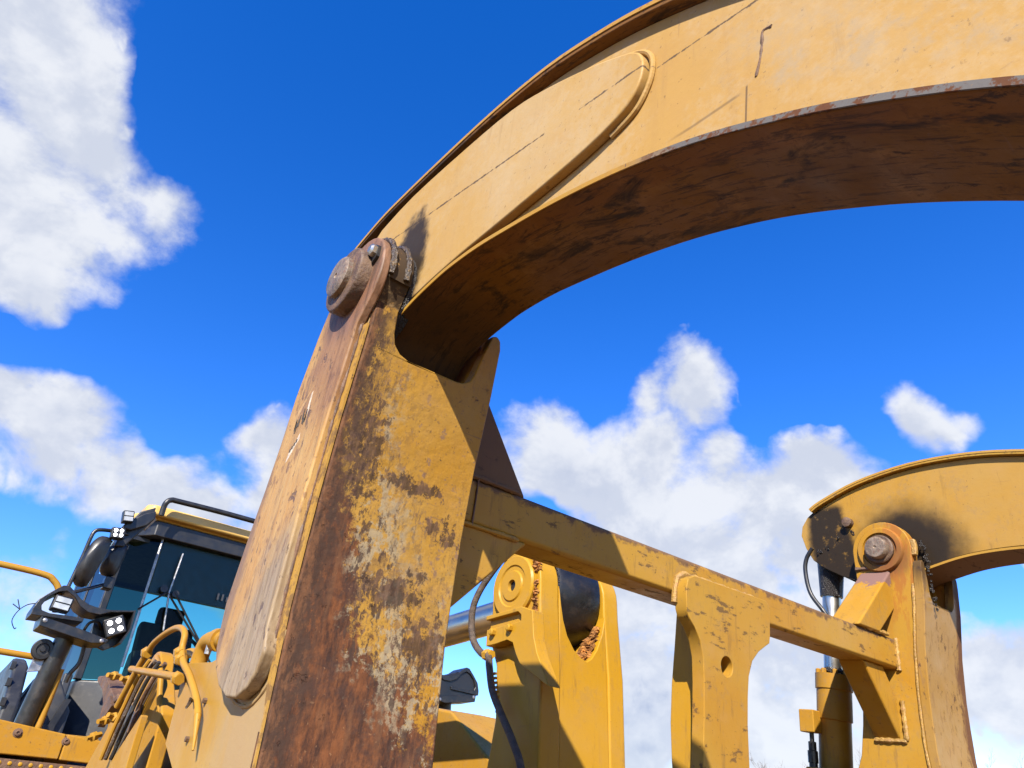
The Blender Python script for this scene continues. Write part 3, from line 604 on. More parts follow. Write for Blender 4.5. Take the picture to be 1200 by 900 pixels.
# cross tube and braces
bm = B(); prism(bm, [(1.188, .398), (1.279, .398), (1.287, .406), (1.287, .490), (1.279, .498), (1.188, .498), (1.180, .490), (1.180, .406)], 0, XN1 - .004, XF0 + .004)
ctube = obj('cross_tube', bm, 'tube', G, .004, seg=3)
def brace(pts, name='brace', m='paint', ya=1.183, yb=1.284):
    bm_ = B(); prism(bm_, pts, 1, ya, yb); return obj(name, bm_, m, G, .007)
XU = [(.0, .735), (.0, .60), (.13, .496), (.275, .496)]; XL = [(0., .18), (0., .315), (.07, .400), (.205, .400)]
brace([(XN1 - .003 + a, z) for a, z in [(0, .79), (0, .60), (.05, .495), (.215, .495)]], m='tube'); brace([(XN1 - .003 + a, z) for a, z in [(0, .165), (0, .30), (.05, .40), (.235, .40)]], m='tube')
brace([(XF0 + .003 - a, z) for a, z in XU], ya=1.168, yb=1.278, m='brace'); brace([(XF0 + .003 - a, z) for a, z in XL], ya=1.20, yb=1.288)
def weld(pts, r=.0078, par=None, m='weld'):
    bm_ = B(); tube(bm_, pts, r, 7, smooth=False, lump=.3); return obj('weld_bead', bm_, m, par or G)
def dense(a, b_, step=.008):
    a, b_ = Vector(a), Vector(b_); k_ = max(2, int((b_ - a).length / step)); return [a.lerp(b_, i / k_) for i in range(k_ + 1)]
weld(dense((XF0 - .001, 1.178, .395), (XF0 - .001, 1.178, .50))); weld(dense((XF0 - .001, 1.181, .18), (XF0 - .001, 1.181, .30))); weld(dense((XF0 - .001, 1.178, .60), (XF0 - .001, 1.178, .745)), m='pin')
weld(dense((XF0 - .001, 1.18, .748), (XF0 - .001, 1.29, .748)), m='pin'); weld(dense((XF0 - .001, 1.181, .178), (XF0 - .001, 1.285, .176)))
weld(dense((XF0 - .2, 1.178, .5), (XF0 - .055, 1.178, .503))); weld(dense((XF0 - .2, 1.182, .497), (XF0 - .2, 1.285, .497)))
weld(dense((XN1 + .075, 1.178, .395), (XN1 + .075, 1.178, .50)), .0022, m='brown')
weld(dense((XN1 + .005, 1.18, .5), (XN1 + .185, 1.18, .5)), .0055, m='tube'); weld(dense((XN1 + .01, 1.18, .397), (XN1 + .20, 1.18, .398)), .0055, m='tube')
weld([(XF0 - .0005, yf(z) + .034, z) for z in [i * .02 - .3 for i in range(50)]], .0045)
# stop plate hanging from the cross tube
pts = [(1.442, .406), (1.450, .434), (1.475, .447), (1.786, .450), (1.803, .440), (1.806, .425), (1.802, .36), (1.797, .338), (1.777, .327), (1.745, .308), (1.715, .28), (1.697, .24), (1.690, .19), (1.686, .125), (1.688, .03), (1.70, -.1), (1.73, -.3), (1.46, -.3), (1.49, -.1), (1.507, .016), (1.511, .12), (1.512, .20), (1.509, .257), (1.497, .293), (1.475, .322), (1.452, .342), (1.444, .36)]
bm = B(); prism(bm, pts, 1, 1.142, 1.178)
sp = obj('stop_plate', bm, 'tube', G, .003)
bm = B(); cyl(bm, (1.604, 1.12, .249), (1.604, 1.2, .249), .024, 28); cut = obj('hole_cutter', bm, 'black', sp)
bo = sp.modifiers.new('hole', 'BOOLEAN'); bo.object = cut; bo.operation = 'DIFFERENCE'; bo.solver = 'EXACT'
sp.modifiers.move(1, 0)
dg = bpy.context.evaluated_depsgraph_get()
sp.modifiers.remove(sp.modifiers['bevel']); dg.update()
me = bpy.data.meshes.new_from_object(sp.evaluated_get(dg)); sp.modifiers.clear(); sp.data = me
bpy.data.objects.remove(cut, do_unlink=True)
md = sp.modifiers.new('bevel', 'BEVEL'); md.width = .003; md.segments = 2; md.limit_method = 'ANGLE'; md.harden_normals = True
bm = B(); prism(bm, [(1.178, .40), (1.279, .40), (1.286, .30), (1.294, .20), (1.296, .11), (1.290, .02), (1.275, -.1), (1.25, -.3), (1.178, -.3)], 0, 1.575, 1.612); obj('side_plate', bm, 'lever', sp, .003)
weld([(1.438, 1.176, .375), (1.440, 1.176, .41), (1.447, 1.176, .437), (1.47, 1.176, .452)] + dense((1.48, 1.176, .453), (1.775, 1.176, .456)), .0075, sp)
# clamp cylinders between the uprights' plates
def cylinder(dx, near):
    t0 = Vector((.580 + dx, 1.462, .88)); t1 = Vector((.560 + dx, 1.545, -.6)); ax = (t1 - t0).normalized()
    bm_ = B(); lathe(bm_, t0 + ax * .48, t1, [(0, .045), (.002, .066), (.055, .066), (.058, .062), (.16, .062), (.163, .057), (.9, .057)], 32); cy = obj('clamp_cylinder', bm_, 'paint', G)
    cy['label'] = 'yellow hydraulic cylinder barrel' 
    bm_ = B(); cyl(bm_, t0 + ax * .05, t0 + ax * .52, .034, 24); obj('rod', bm_, 'chrome', cy)
    bm_ = B(); lathe(bm_, t0 + Vector((-.05, 0, 0)), t0 + Vector((.05, 0, 0)), [(0, .062), (.1, .062)], 24); tube(bm_, [t0, t0 + ax * .19], lambda t: .056 - .014 * t, 14, lump=.08); obj('rod_eye', bm_, 'grease', cy)
    for q in range(8):
        a = q * math.pi / 4 + .2; u, v = frame_of(ax); p0 = t0 + ax * .47 + (u * math.cos(a) + v * math.sin(a)) * .054
        bm_ = B(); lathe(bm_, p0 + ax * .012, p0 - ax * .1, [(0, .010), (.014, .010), (.017, .006)], 6); obj('bolt', bm_, 'paint', cy)
    bm_ = B(); tube(bm_, [t0 + ax * .47 + Vector((.03 * math.cos(a), .03 * math.sin(a), .006 * math.sin(5 * a))) for a in [q * .6 for q in range(11)]], .010, 6, lump=.6); obj('grease_roll', bm_, 'grease', cy)
    return cy
cylinder(0, True); cyf = cylinder(XF0 - XN0, False)
bm = B(); box(bm, 2.66, 2.715, 1.525, 1.583, .188, .265); hb = obj('hose_block', bm, 'paint', G, .004)
bm = B(); lathe(bm, (2.688, 1.552, .19), (2.688, 1.556, -.4), [(0, .008), (.03, .008), (.032, .014), (.06, .014), (.062, .018), (.10, .018), (.102, .015), (.6, .015)], 16); obj('hose', bm, 'blackmetal', hb)
bm = B(); box(bm, 2.70, 2.76, 1.535, 1.56, .205, .24); obj('elbow', bm, 'paint', hb, .003)
bm = B(); tube(bm, [(2.70, 1.50, .875), (2.70, 1.529, .835), (2.70, 1.538, .783), (2.70, 1.523, .696), (2.70, 1.475, .624), (2.72, 1.44, .56)], .0085, 10); obj('hose', bm, 'black', G)
for dx in (0, XF0 - XN0):
    bm = B(); prof = spline([(1.22, -1.42), (1.05, -1.46), (.8, -1.49), (.4, -1.52), (.0, -1.545), (-.5, -1.58)], 3)
    prism(bm, prof + [(-.52, -1.60), (.6, -1.62), (1.1, -1.585), (1.24, -1.53)], 0, .49 + dx, .66 + dx); obj('tine', bm, 'steel', G, .006)
bm = B(); box(bm, XN1 - .003, XF0 + .003, 1.12, 1.26, -1.36, -1.18); obj('lower_beam', bm, 'paint', G, .008)

# pipework and lugs on the back of the near upright
def T(name, pts, r, m='pipe', par=None, seg=10, **kw):
    bm_ = B(); tube(bm_, pts, r, seg, **kw); return obj(name, bm_, m, par or G)
X = .42
pp = T('pipe', [(X, 1.93, -.02), (X, 1.86, .06), (X, 1.818, .096), (X, 1.781, .117), (X, 1.708, .134), (X, 1.646, .141), (X, 1.60, .137), (X, 1.570, .124), (X, 1.558, .096), (X, 1.52, .072), (X, 1.458, .05), (X, 1.379, .013), (X, 1.345, -.012)], .0064)
T('pipe_tip', [(X, 1.347, -.010), (X, 1.332, -.034), (X, 1.318, -.062)], lambda t: .0064 - .0045 * t, par=pp, smooth=False)
T('pipe', [(X, 1.915, .060), (X, 1.513, .046)], .0075, smooth=False)
for y, z in ((1.818, .096), (1.558, .092), (1.54, .080), (1.52, .046)):
    bm = B(); lathe(bm, (X, y + .016, z), (X, y - .1, z - .02), [(0, .008), (.002, .0125), (.014, .0125), (.016, .010), (.024, .010)], 6); obj('pipe_fitting', bm, 'paint', G)
bm = B(); tube(bm, [(X - .008, 1.372, .010), (X - .02, 1.345, .012), (X - .02, 1.352, -.002), (X - .008, 1.372, .010)], .0022, 6, smooth=False); obj('wire_clip', bm, 'hose', G)
T('pipe', [(.46, 1.565, .055), (.46, 1.562, .095), (.46, 1.545, .117), (.46, 1.50, .121), (.46, 1.44, .118)], .0165, seg=14)
bm = B(); cyl(bm, (.46, 1.487, .120), (.46, 1.462, .119), .0215, 16); obj('pipe_fitting', bm, 'paint', G)
T('pipe', [(.47, 1.60, .07), (.47, 1.622, .093), (.47, 1.68, .10), (.47, 1.74, .085)], .010)
bm = B(); cyl(bm, (.452, 1.50, .093), (.452, 1.50, .113), .006, 8); obj('grease_nipple', bm, 'steel', G)
# round-headed lug plates
bm = B(); prism(bm, [(2.44, -.20), (2.30, -.05), (2.20, .03)] + arc(2.06, .05, .065, 20, 160, 10)[::1] + [(1.93, .03), (1.86, -.02), (1.84, -.20)], 0, .50, .535); lg = obj('lug_plate', bm, 'paint', G, .005)
bm = B(); prism(bm, [(1.94, -.115), (1.834, -.028), (1.826, -.03), (1.80, -.34), (2.15, -.34)], 0, .452, .467); gp = obj('guard_plate', bm, 'paint', G, .002)
bm = B(); prism(bm, [(2.33, .043), (2.22, .047), (2.20, .035), (2.06, -.002), (2.04, .008), (2.02, -.005), (2.11, -.035), (2.14, -.03), (2.22, .01), (2.32, .03)], 0, .435, .475); bk = obj('hose_bracket', bm, 'brown', G, .003)
bm = B(); prism(bm, [(2.13, -.03), (2.09, .0), (2.03, -.02), (2.10, -.07)], 0, .43, .445); obj('bracket_tab', bm, 'brown', bk)
for q, dxh in enumerate((0, .014, .03, .046, .058)):
    T('hose', [(.437 + dxh, 1.99 + .02 * q, -.13), (.437 + dxh, 1.965 + .015 * q, -.06), (.44 + dxh, 1.95 + .02 * q, -.01), (.442 + dxh, 1.925 + .016 * q, .045), (.45 + dxh, 1.90 + .02 * q + rnd.uniform(-.02, .02), .085)], .0048, ('pipe', 'hose', 'rubber', 'brown', 'hose')[q], seg=8)
for q in range(5):
    y0 = 2.05 + rnd.uniform(-.1, .12); z0 = rnd.uniform(-.09, .05)
    bm = B(); lathe(bm, (.45, y0, z0), (.40, y0 - .03, z0 + rnd.uniform(-.02, .02)), [(0, .007), (.012, .008), (.014, .011), (.024, .011), (.026, .006), (.040, .006)], 6); obj('pipe_fitting', bm, 'pipe', G)
T('pipe', [(.50, 2.06, .10), (.49, 1.99, .085), (.49, 1.93, .06), (.50, 1.90, .0), (.52, 1.86, -.06)], .007)
bm = B(); prism(bm, [(1.45, -.6), (1.45, .0), (1.62, .085), (1.95, .095), (2.08, .03), (2.15, -.1), (2.6, -.15), (2.6, -.6)], 0, .60, .66); obj('shade_backing', bm, 'blackmetal', G, .01)  # added dark plate standing in for the shaded gap behind the pipework
for yz in ((1.366, .012), (1.40, -.05)):
    bm = B(); lathe(bm, (.434, *yz), (.40, *yz), [(0, .0048), (.006, .0048), (.0065, .003)], 6); obj('bolt', bm, 'pin', G)

# ------------------------------------------------------------------ WHEEL LOADER, world coordinates
LB = (1.67, 6.2, 0.)
L = thing('wheel_loader', 'yellow wheel loader with dark cab and lit work lamps behind the grapple', 'loader', LB, LB)
CX = 1.67
# tilt lever
def lobe(cy_, cz, r): return arc(cy_, cz, r, 180, 0, 16)
def prong(xa, xb, m='lever', name='prong', r=.125, par=None):
    p = [(1.70, 1.2), (1.69, 1.75), (1.685, 2.0), (1.697, 2.2)] + lobe(1.822, 2.262, r) + [(1.945, 2.19), (1.94, 2.09), (1.908, 2.02), (1.90, 1.86), (1.93, 1.73), (1.98, 1.5), (1.98, 1.2)]
    bm_ = B(); prism(bm_, p, 0, xa, xb); return obj(name, bm_, m, par or L, .008)
lev = prong(1.498, 1.580, name='tilt_lever'); lev['label'] = 'bright yellow tilt lever with a black bushing'
prong(1.790, 1.862, par=lev)
bm = B(); prism(bm, [(1.579, 1.2), (1.791, 1.2), (1.791, 2.20), (1.775, 2.14), (1.748, 2.085), (1.722, 2.053), (1.700, 2.040), (1.672, 2.048), (1.645, 2.066), (1.615, 2.105), (1.598, 2.15), (1.588, 2.2), (1.579, 2.26)], 1, 1.693, 1.93); obj('web', bm, 'lever', lev, .006)
bm = B(); lathe(bm, (1.586, 1.87, 2.27), (1.8, 1.87, 2.27), [(0, .165), (.012, .172), (.10, .175), (.185, .172), (.196, .165)], 40); bu = obj('bushing', bm, 'bushing', lev)
bm = B(); tube(bm, [(1.5835, 1.87 + .165 * math.cos(a), 2.27 + .165 * math.sin(a)) for a in [math.pi * (.75 + q / 40) for q in range(41)]], .005, 6, lump=.5, smooth=False); obj('seal', bm, 'grease', bu)
bm = B(); lathe(bm, (1.70, 1.708, 2.30), (1.70, 1.60, 2.30), [(0, .006), (.006, .006), (.008, .003)], 8); obj('grease_nipple', bm, 'steel', bu)
bm = B(); lathe(bm, (1.505, 1.822, 2.262), (1.4, 1.822, 2.262), [(0, .104), (.018, .104), (.024, .098), (.0245, .070), (.020, .066), (.020, .052), (.025, .048), (.0255, .020), (.012, .018)], 40); pb = obj('pin_boss', bm, 'lever', lev)
bm = B(); cyl(bm, (1.494, 1.822, 2.262), (1.492, 1.822, 2.262), .0185, 20); obj('bore', bm, 'black', pb)
bm = B()
for q in range(90):
    t = rnd.random(); px = 1.79 - .09 * t + rnd.uniform(-.01, .01); pz = 2.16 - .11 * t + rnd.uniform(-.035, .012)
    s = rnd.uniform(.006, .014); r_ = bmesh.ops.create_icosphere(bm, subdivisions=1, radius=s)
    for v_ in r_['verts']: v_.co = Vector((v_.co.x * rnd.uniform(.8, 1.4), v_.co.y, v_.co.z)) + Vector((px, 1.712 + rnd.uniform(-.004, .03), pz))
dt = obj('caked_clay', bm, 'dirt', lev); dt['kind'] = 'stuff'
bm = B()
for q in range(60):
    t = rnd.random(); r_ = bmesh.ops.create_icosphere(bm, subdivisions=1, radius=rnd.uniform(.005, .011))
    for v_ in r_['verts']: v_.co += Vector((1.497 + rnd.uniform(-.004, .012), 1.712 + rnd.uniform(-.008, .02), 2.16 + t * .20))
dt = obj('caked_clay', bm, 'dirt', lev); dt['kind'] = 'stuff'
# bracket with two bolts on the lever's flank
bm = B(); prism(bm, [(1.680, 2.150), (1.735, 2.172), (1.915, 2.172), (1.915, 2.158), (1.75, 2.158), (1.735, 2.145), (1.735, 2.128), (1.75, 2.126), (1.908, 2.126), (1.908, 2.074), (1.86, 2.074), (1.80, 2.078), (1.772, 2.066), (1.755, 2.03), (1.735, 2.0), (1.62, 1.93), (1.60, 1.92), (1.655, 2.02), (1.672, 2.07)], 0, 1.452, 1.499); br = obj('hose_bracket', bm, 'lever', lev, .003)
bm = B(); box(bm, 1.470, 1.4985, 1.735, 1.91, 2.12, 2.165); obj('bracket_back', bm, 'lever', br)
for y in (1.782, 1.868):
    bm = B(); lathe(bm, (1.46, y, 2.112), (1.40, y, 2.112), [(0, .017), (.004, .017), (.0045, .012), (.022, .012), (.025, .008)], 6); obj('bolt', bm, 'lever', br)
T('hose', [(1.50, 1.80, 2.44), (1.49, 1.87, 2.385), (1.475, 1.925, 2.33), (1.46, 1.975, 2.265), (1.455, 2.00, 2.20), (1.455, 1.985, 2.11), (1.455, 1.93, 2.055), (1.45, 1.89, 2.045), (1.445, 1.872, 2.0), (1.445, 1.85, 1.93), (1.445, 1.80, 1.86), (1.445, 1.74, 1.78), (1.445, 1.70, 1.70), (1.445, 1.68, 1.5)], .0115, 'hose', lev, 10)
bm = B(); lathe(bm, (1.455, 1.915, 2.048), (1.455, 1.80, 2.04), [(0, .012), (.004, .018), (.025, .018), (.028, .014), (.04, .014)], 6); obj('hose_fitting', bm, 'lever', lev)
bm = B()
for q in range(9): box(bm, 1.462, 1.47, 1.866 - q * .004, 1.886 - q * .004, 1.985 - q * .014, 1.992 - q * .014)
obj('hose_guard', bm, 'lever', lev)
# tilt cylinder
bm = B(); cyl(bm, (CX + .01, 1.95, 2.255), (CX + .01, 3.1, 2.25), .058, 32); rod = obj('tilt_cylinder_rod', bm, 'chrome', L)
bm = B(); lathe(bm, (CX + .01, 3.0, 2.25), (CX + .01, 4.4, 2.24), [(0, .07), (.01, .115), (.12, .115), (.13, .10), (1.4, .10)], 32); obj('barrel', bm, 'paint', rod)
# lift arms
for s in (-1, 1):
    xa = CX + s * .36; xb = CX + s * .66
    bm = B(); prism(bm, [(1.55, .55), (1.60, .95), (2.2, 1.55), (2.9, 2.03), (3.05, 2.06), (3.4, 2.04), (4.55, 2.12), (4.7, 2.0), (4.6, 1.80), (3.5, 1.68), (3.0, 1.62), (2.4, 1.15), (1.95, .45)], 0, min(xa, xb), max(xa, xb)); la = obj('lift_arm', bm, 'paint', L, .012)
bm = B(); prism(bm, [(2.25, 1.45), (2.45, 1.62), (2.6, 1.5), (2.4, 1.3)], 0, CX - .37, CX + .37); obj('lift_arm_crossbar', bm, 'paint', L, .02)
bm = B(); box(bm, CX - .33, CX + .33, 3.9, 5.0, .7, 1.75); obj('front_frame', bm, 'paint', L, .02)
# fenders with lamp brackets, mirrored about the loader's centre line
def side(s):
    X_ = lambda x: x if s < 0 else 2 * CX - x
    def pb(name, pts_yz, xa, xb, m, par=None, bev=0.):
        bm_ = B(); prism(bm_, pts_yz, 0, min(X_(xa), X_(xb)), max(X_(xa), X_(xb))); return obj(name, bm_, m, par or L, bev)
    def px_(name, pts_xz, ya, yb, m, par=None, bev=0.):
        bm_ = B(); prism(bm_, [(X_(x), z) for x, z in pts_xz], 1, ya, yb); return obj(name, bm_, m, par or L, bev)
    # fender: front lip plates, arched sheet behind
    fd = px_('fender', [(-.05, 1.925), (.434, 1.893), (.705, 1.863), (.705, 1.762), (.434, 1.765), (-.05, 1.775)], 3.99, 4.04, 'paint', None, .006)
    px_('lip_panel', [(.709, 1.863), (.954, 1.842), (1.05, 1.829), (1.05, 1.750), (.709, 1.760)], 3.986, 4.035, 'paint', fd, .006)
    arch = [(4.04, 1.80)] + [(4.85 - .9 * math.cos(rad(a)), 1.05 + .88 * math.sin(rad(a))) for a in range(60, 150, 10)]
    bm_ = B(); prism_strip(bm_, arch, offset(arch, -.02), X_(-.05), X_(.98)); obj('fender_sheet', bm_, 'paint', fd)
    px_('under_lip', [(-.05, 1.758), (1.05, 1.742), (1.05, 1.70), (-.05, 1.70)], 4.0, 4.05, 'brown', fd)
    for q in range(24):
        bm_ = B(); xq = X_(.05 + q * .04); lathe(bm_, (xq, 4.002, 1.738 - .0004 * q), (xq, 3.9, 1.738), [(0, .0085), (.004, .0085), (.006, .005)], 8); obj('rivet', bm_, 'lever', fd)
    for bx_, bz in ((.516, 1.849), (.713, 1.835), (.914, 1.816), (.30, 1.86)):
        bm_ = B(); lathe(bm_, (X_(bx_), 3.992, bz), (X_(bx_), 3.9, bz), [(0, .019), (.004, .019), (.005, .013), (.012, .012), (.013, .006), (.008, .005)], 12); obj('bolt', bm_, 'brown', fd)
    # black post
    bm_ = B(); tube(bm_, [(X_(.533), 4.10, 1.78), (X_(.545), 4.06, 2.0), (X_(.572), 4.03, 2.30)], .042, 20, smooth=False); po = obj('lamp_post', bm_, 'blackmetal', L)
    # bracket
    lb = px_('lamp_bracket', [(.385, 2.318), (.383, 2.345), (.395, 2.392), (.43, 2.432), (.468, 2.470), (.492, 2.474), (.52, 2.455), (.56, 2.425), (.60, 2.408), (.64, 2.402), (.70, 2.402), (.80, 2.420), (.806, 2.412), (.70, 2.392), (.66, 2.372), (.61, 2.372), (.565, 2.392), (.53, 2.428), (.49, 2.448), (.46, 2.438), (.425, 2.405), (.412, 2.365), (.420, 2.345), (.455, 2.338), (.60, 2.345), (.60, 2.325)], 3.93, 4.08, 'blackmetal', None, .003)
    px_('tray', [(.425, 2.315), (.43, 2.272), (.66, 2.236), (.72, 2.246), (.73, 2.262), (.62, 2.285)], 3.90, 4.06, 'blackmetal', lb, .004)
    px_('side_cheek', [(.66, 2.372), (.70, 2.394), (.803, 2.418), (.809, 2.33), (.786, 2.262), (.745, 2.236), (.68, 2.255)], 4.035, 4.05, 'blackmetal', lb, .003)
    px_('side_cheek', [(.800, 2.42), (.808, 2.42), (.814, 2.33), (.790, 2.258), (.782, 2.262), (.806, 2.33)], 3.92, 4.05, 'blackmetal', lb)
    for (bx_, bz) in ((.445, 2.298), (.70, 2.253)):
        bm_ = B(); lathe(bm_, (X_(bx_), 3.905, bz), (X_(bx_), 3.8, bz), [(0, .010), (.008, .010), (.010, .006)], 6); obj('bolt', bm_, 'steel', lb)
    # left lamp unlit, right lamp lit
    def lamp(cx, cy_, cz, wd, ht, on, tilt, turn=0., par=None, nx=2, nz=2, name='work_lamp'):
        Rm = Matrix.Rotation(tilt, 3, 'Y') @ Matrix.Rotation(turn, 3, 'Z') if True else None
        Rz = Matrix.Rotation(turn, 3, 'Z') @ Matrix.Rotation(tilt, 3, 'Y')
        c_ = Vector((X_(cx), cy_, cz))
        def tf(b2):
            for v_ in b2.verts:
                q = Vector(v_.co)
                q = Rz @ q
                if s > 0: q.x = -q.x
                v_.co = q + c_
        b2 = B(); prism(b2, [(-wd / 2, -ht / 2), (wd / 2, -ht / 2), (wd / 2, ht / 2), (-wd / 2, ht / 2)], 1, 0., .055); tf(b2)
        lp = obj(name, b2, 'black', par or L, .007)
        lp['label'] = 'lit square work lamp' if on else 'unlit square work lamp'
        for qz in range(4):
            b2 = B(); box(b2, -wd * .38, wd * .38, .055, .085, -ht * .4 + qz * ht * .22, -ht * .4 + qz * ht * .22 + .006); tf(b2); obj('cooling_fin', b2, 'black', lp)
        for i in range(nx):
            for j in range(nz):
                b2 = B(); ox, oz = (-wd / 4 + i * wd / 2) * .86 if nx > 1 else 0., (-ht / 4 + j * ht / 2) * .86
                if nx == 1: prism(b2, [(-wd * .40, oz - ht * .17), (wd * .40, oz - ht * .17), (wd * .40, oz + ht * .17), (-wd * .40, oz + ht * .17)], 1, -.004, .004)
                else: lathe(b2, (ox, .004, oz), (ox, -.1, oz), [(0, wd * .135), (.009, wd * .13), (.014, wd * .08)], 16)
                tf(b2); obj('lens', b2, 'led_on' if on else 'led_off', lp)
        return lp
    if s > 0:
        px_('lamp_back', [(.40, 2.30), (.41, 2.40), (.47, 2.455), (.55, 2.44), (.66, 2.40), (.74, 2.40), (.74, 2.26), (.60, 2.25)], 3.94, 4.07, 'black', lb, .01)
        return None
    lamp(.490, 3.92, 2.388, .080, .068, False, rad(4), 0, None, 1, 2)
    lamp(.741, 3.93, 2.335, .088, .088, True, rad(-28), rad(-10))
    # horn, cable ends, yellow hand rails
    bm_ = B(); lathe(bm_, (X_(.494), 4.06, 2.198), (X_(.494), 3.9, 2.190), [(0, .030), (.02, .045), (.04, .047), (.045, .042), (.046, .028), (.040, .025), (.040, .012), (.048, .010)], 28); obj('horn', bm_, 'black', L)
    bm_ = B(); prism(bm_, [(X_(.47), 2.10), (X_(.52), 2.11), (X_(.525), 2.16), (X_(.475), 2.16)], 1, 4.04, 4.07); obj('horn_bracket', bm_, 'steel', L)
    bm_ = B(); tube(bm_, [(X_(-.5), 4.02, 2.53), (X_(.15), 4.01, 2.525), (X_(.374), 4.0, 2.517), (X_(.43), 4.0, 2.497), (X_(.462), 4.0, 2.463), (X_(.476), 4.0, 2.42), (X_(.485), 4.0, 2.36)], .0145, 12); hr = obj('hand_rail', bm_, 'pipe', L)
    bm_ = B(); tube(bm_, [(X_(-.5), 4.12, 2.187), (X_(.48), 4.12, 2.175)], .0145, 12); obj('rail_bar', bm_, 'pipe', hr)
    bm_ = B(); tube(bm_, [(X_(.60), 4.05, 2.13), (X_(.598), 4.06, 1.98), (X_(.593), 4.07, 1.80)], .0145, 12); obj('rail_bar', bm_, 'pipe', hr)
    bm_ = B(); tube(bm_, [(X_(.66), 4.04, 2.24), (X_(.665), 4.05, 2.17), (X_(.645), 4.06, 2.12), (X_(.64), 4.07, 2.08)], .010, 8); obj('cable', bm_, 'black', L)
    bm_ = B(); tube(bm_, [(X_(.63), 4.02, 2.30), (X_(.64), 4.0, 2.34), (X_(.67), 3.98, 2.35), (X_(.70), 4.03, 2.33)], .007, 8); obj('cable', bm_, 'black', L)
    bm_ = B(); tube(bm_, [(X_(.39), 3.95, 2.372), (X_(.36), 3.95, 2.36), (X_(.335), 3.95, 2.33), (X_(.325), 3.95, 2.285), (X_(.345), 3.95, 2.252), (X_(.352), 3.95, 2.256)], .0022, 6)
    tube(bm_, [(X_(.337), 3.95, 2.335), (X_(.315), 3.95, 2.375)], .0022, 6); tube(bm_, [(X_(.337), 3.95, 2.335), (X_(.303), 3.95, 2.352)], .0022, 6); obj('loose_cable', bm_, 'black', L)
    return lamp
lamp_near = side(-1); side(1)

# cab
bm = B()
yc = 5.8
# pillars and lower body as one frame: plan outline with angled front corners
def plan(z, grow=0.): return [(1.22 - grow, yc - grow), (2.12 + grow, yc - grow), (2.35 + grow, yc + .17), (2.39 + grow, yc + 1.45 + grow), (.95 - grow, yc + 1.45 + grow), (.99 - grow, yc + .17)]
prism(bm, plan(0), 2, 1.45, 2.36)
cab = obj('cab', bm, 'cab', L, .02); cab['label'] = 'dark glazed operator cab with yellow roof'
RO = [(1.14, yc - .06), (2.20, yc - .06), (2.34, yc + .12), (2.22, yc + 1.5), (1.12, yc + 1.5), (1.0, yc + .12)]
bm = B(); prism(bm, [(x, y) for x, y in RO], 2, 3.38, 3.50); obj('roof_frame', bm, 'black', cab, .01)
bm = B(); prism(bm, [(CX + (x - CX) * 1.03, y) for x, y in RO], 2, 3.502, 3.575); obj('roof', bm, 'roof', cab, .03, seg=3)
bm = B(); prism(bm, [(1.02, 5.72), (1.07, 5.68), (2.27, 5.68), (2.32, 5.72), (2.32, 5.9), (1.02, 5.9)], 2, 3.515, 3.595); obj('roof_visor', bm, 'roof', cab, .02, seg=3)
def pillar(x, y, wx, wy):
    bm_ = B(); box(bm_, x - wx / 2, x + wx / 2, y - wy / 2, y + wy / 2, 2.355, 3.40); obj('pillar', bm_, 'black', cab, .008)
for s in (-1, 1):
    pillar(CX + s * .668, yc + .17, .05, .06); pillar(CX + s * .69, yc + 1.41, .06, .08); pillar(CX + s * .685, yc + .85, .05, .06)
    bm = B(); tube(bm, [(CX + s * .452, yc - .012, 3.40), (CX + s * .452, yc - .012, 2.45)], .0095, 8, smooth=False); obj('glazing_strip', bm, 'steel', cab)
def pane(name, pts, m='glass', th=.006):
    bm_ = B(); nrm = (Vector(pts[1]) - Vector(pts[0])).cross(Vector(pts[2]) - Vector(pts[0])).normalized() * th
    a = [bm_.verts.new(p) for p in pts]; bm_.faces.new(a)
    return obj(name, bm_, m, cab)
pane('windshield', [(1.225, yc - .004, 2.36), (2.115, yc - .004, 2.36), (2.115, yc - .004, 3.40), (1.225, yc - .004, 3.40)])
for s in (-1, 1):
    pane('corner_window', [(CX + s * .455, yc - .002, 2.36), (CX + s * .66, yc + .15, 2.36), (CX + s * .66, yc + .15, 3.40), (CX + s * .455, yc - .002, 3.40)], 'dark_glass')
    pane('door_window', [(CX + s * .685, yc + .19, 2.36), (CX + s * .717, yc + 1.38, 2.36), (CX + s * .717, yc + 1.38, 3.40), (CX + s * .685, yc + .19, 3.40)], 'dark_glass')
pane('rear_window', [(.97, yc + 1.44, 2.36), (2.37, yc + 1.44, 2.36), (2.37, yc + 1.44, 3.33), (.97, yc + 1.44, 3.33)], 'rear_glass')
bm = B(); box(bm, .96, 2.38, yc + 1.40, yc + 1.45, 3.325, 3.40); obj('headliner', bm, 'black', cab)
bm = B(); box(bm, .96, 2.38, yc + .05, yc + 1.40, 3.35, 3.378); obj('headliner', bm, 'black', cab)
bm = B(); box(bm, 1.24, 2.10, yc + .012, yc + .022, 2.985, 3.38); sh = obj('sun_blind', bm, 'black', cab); sh['label'] = 'dark sun blind behind the windshield'
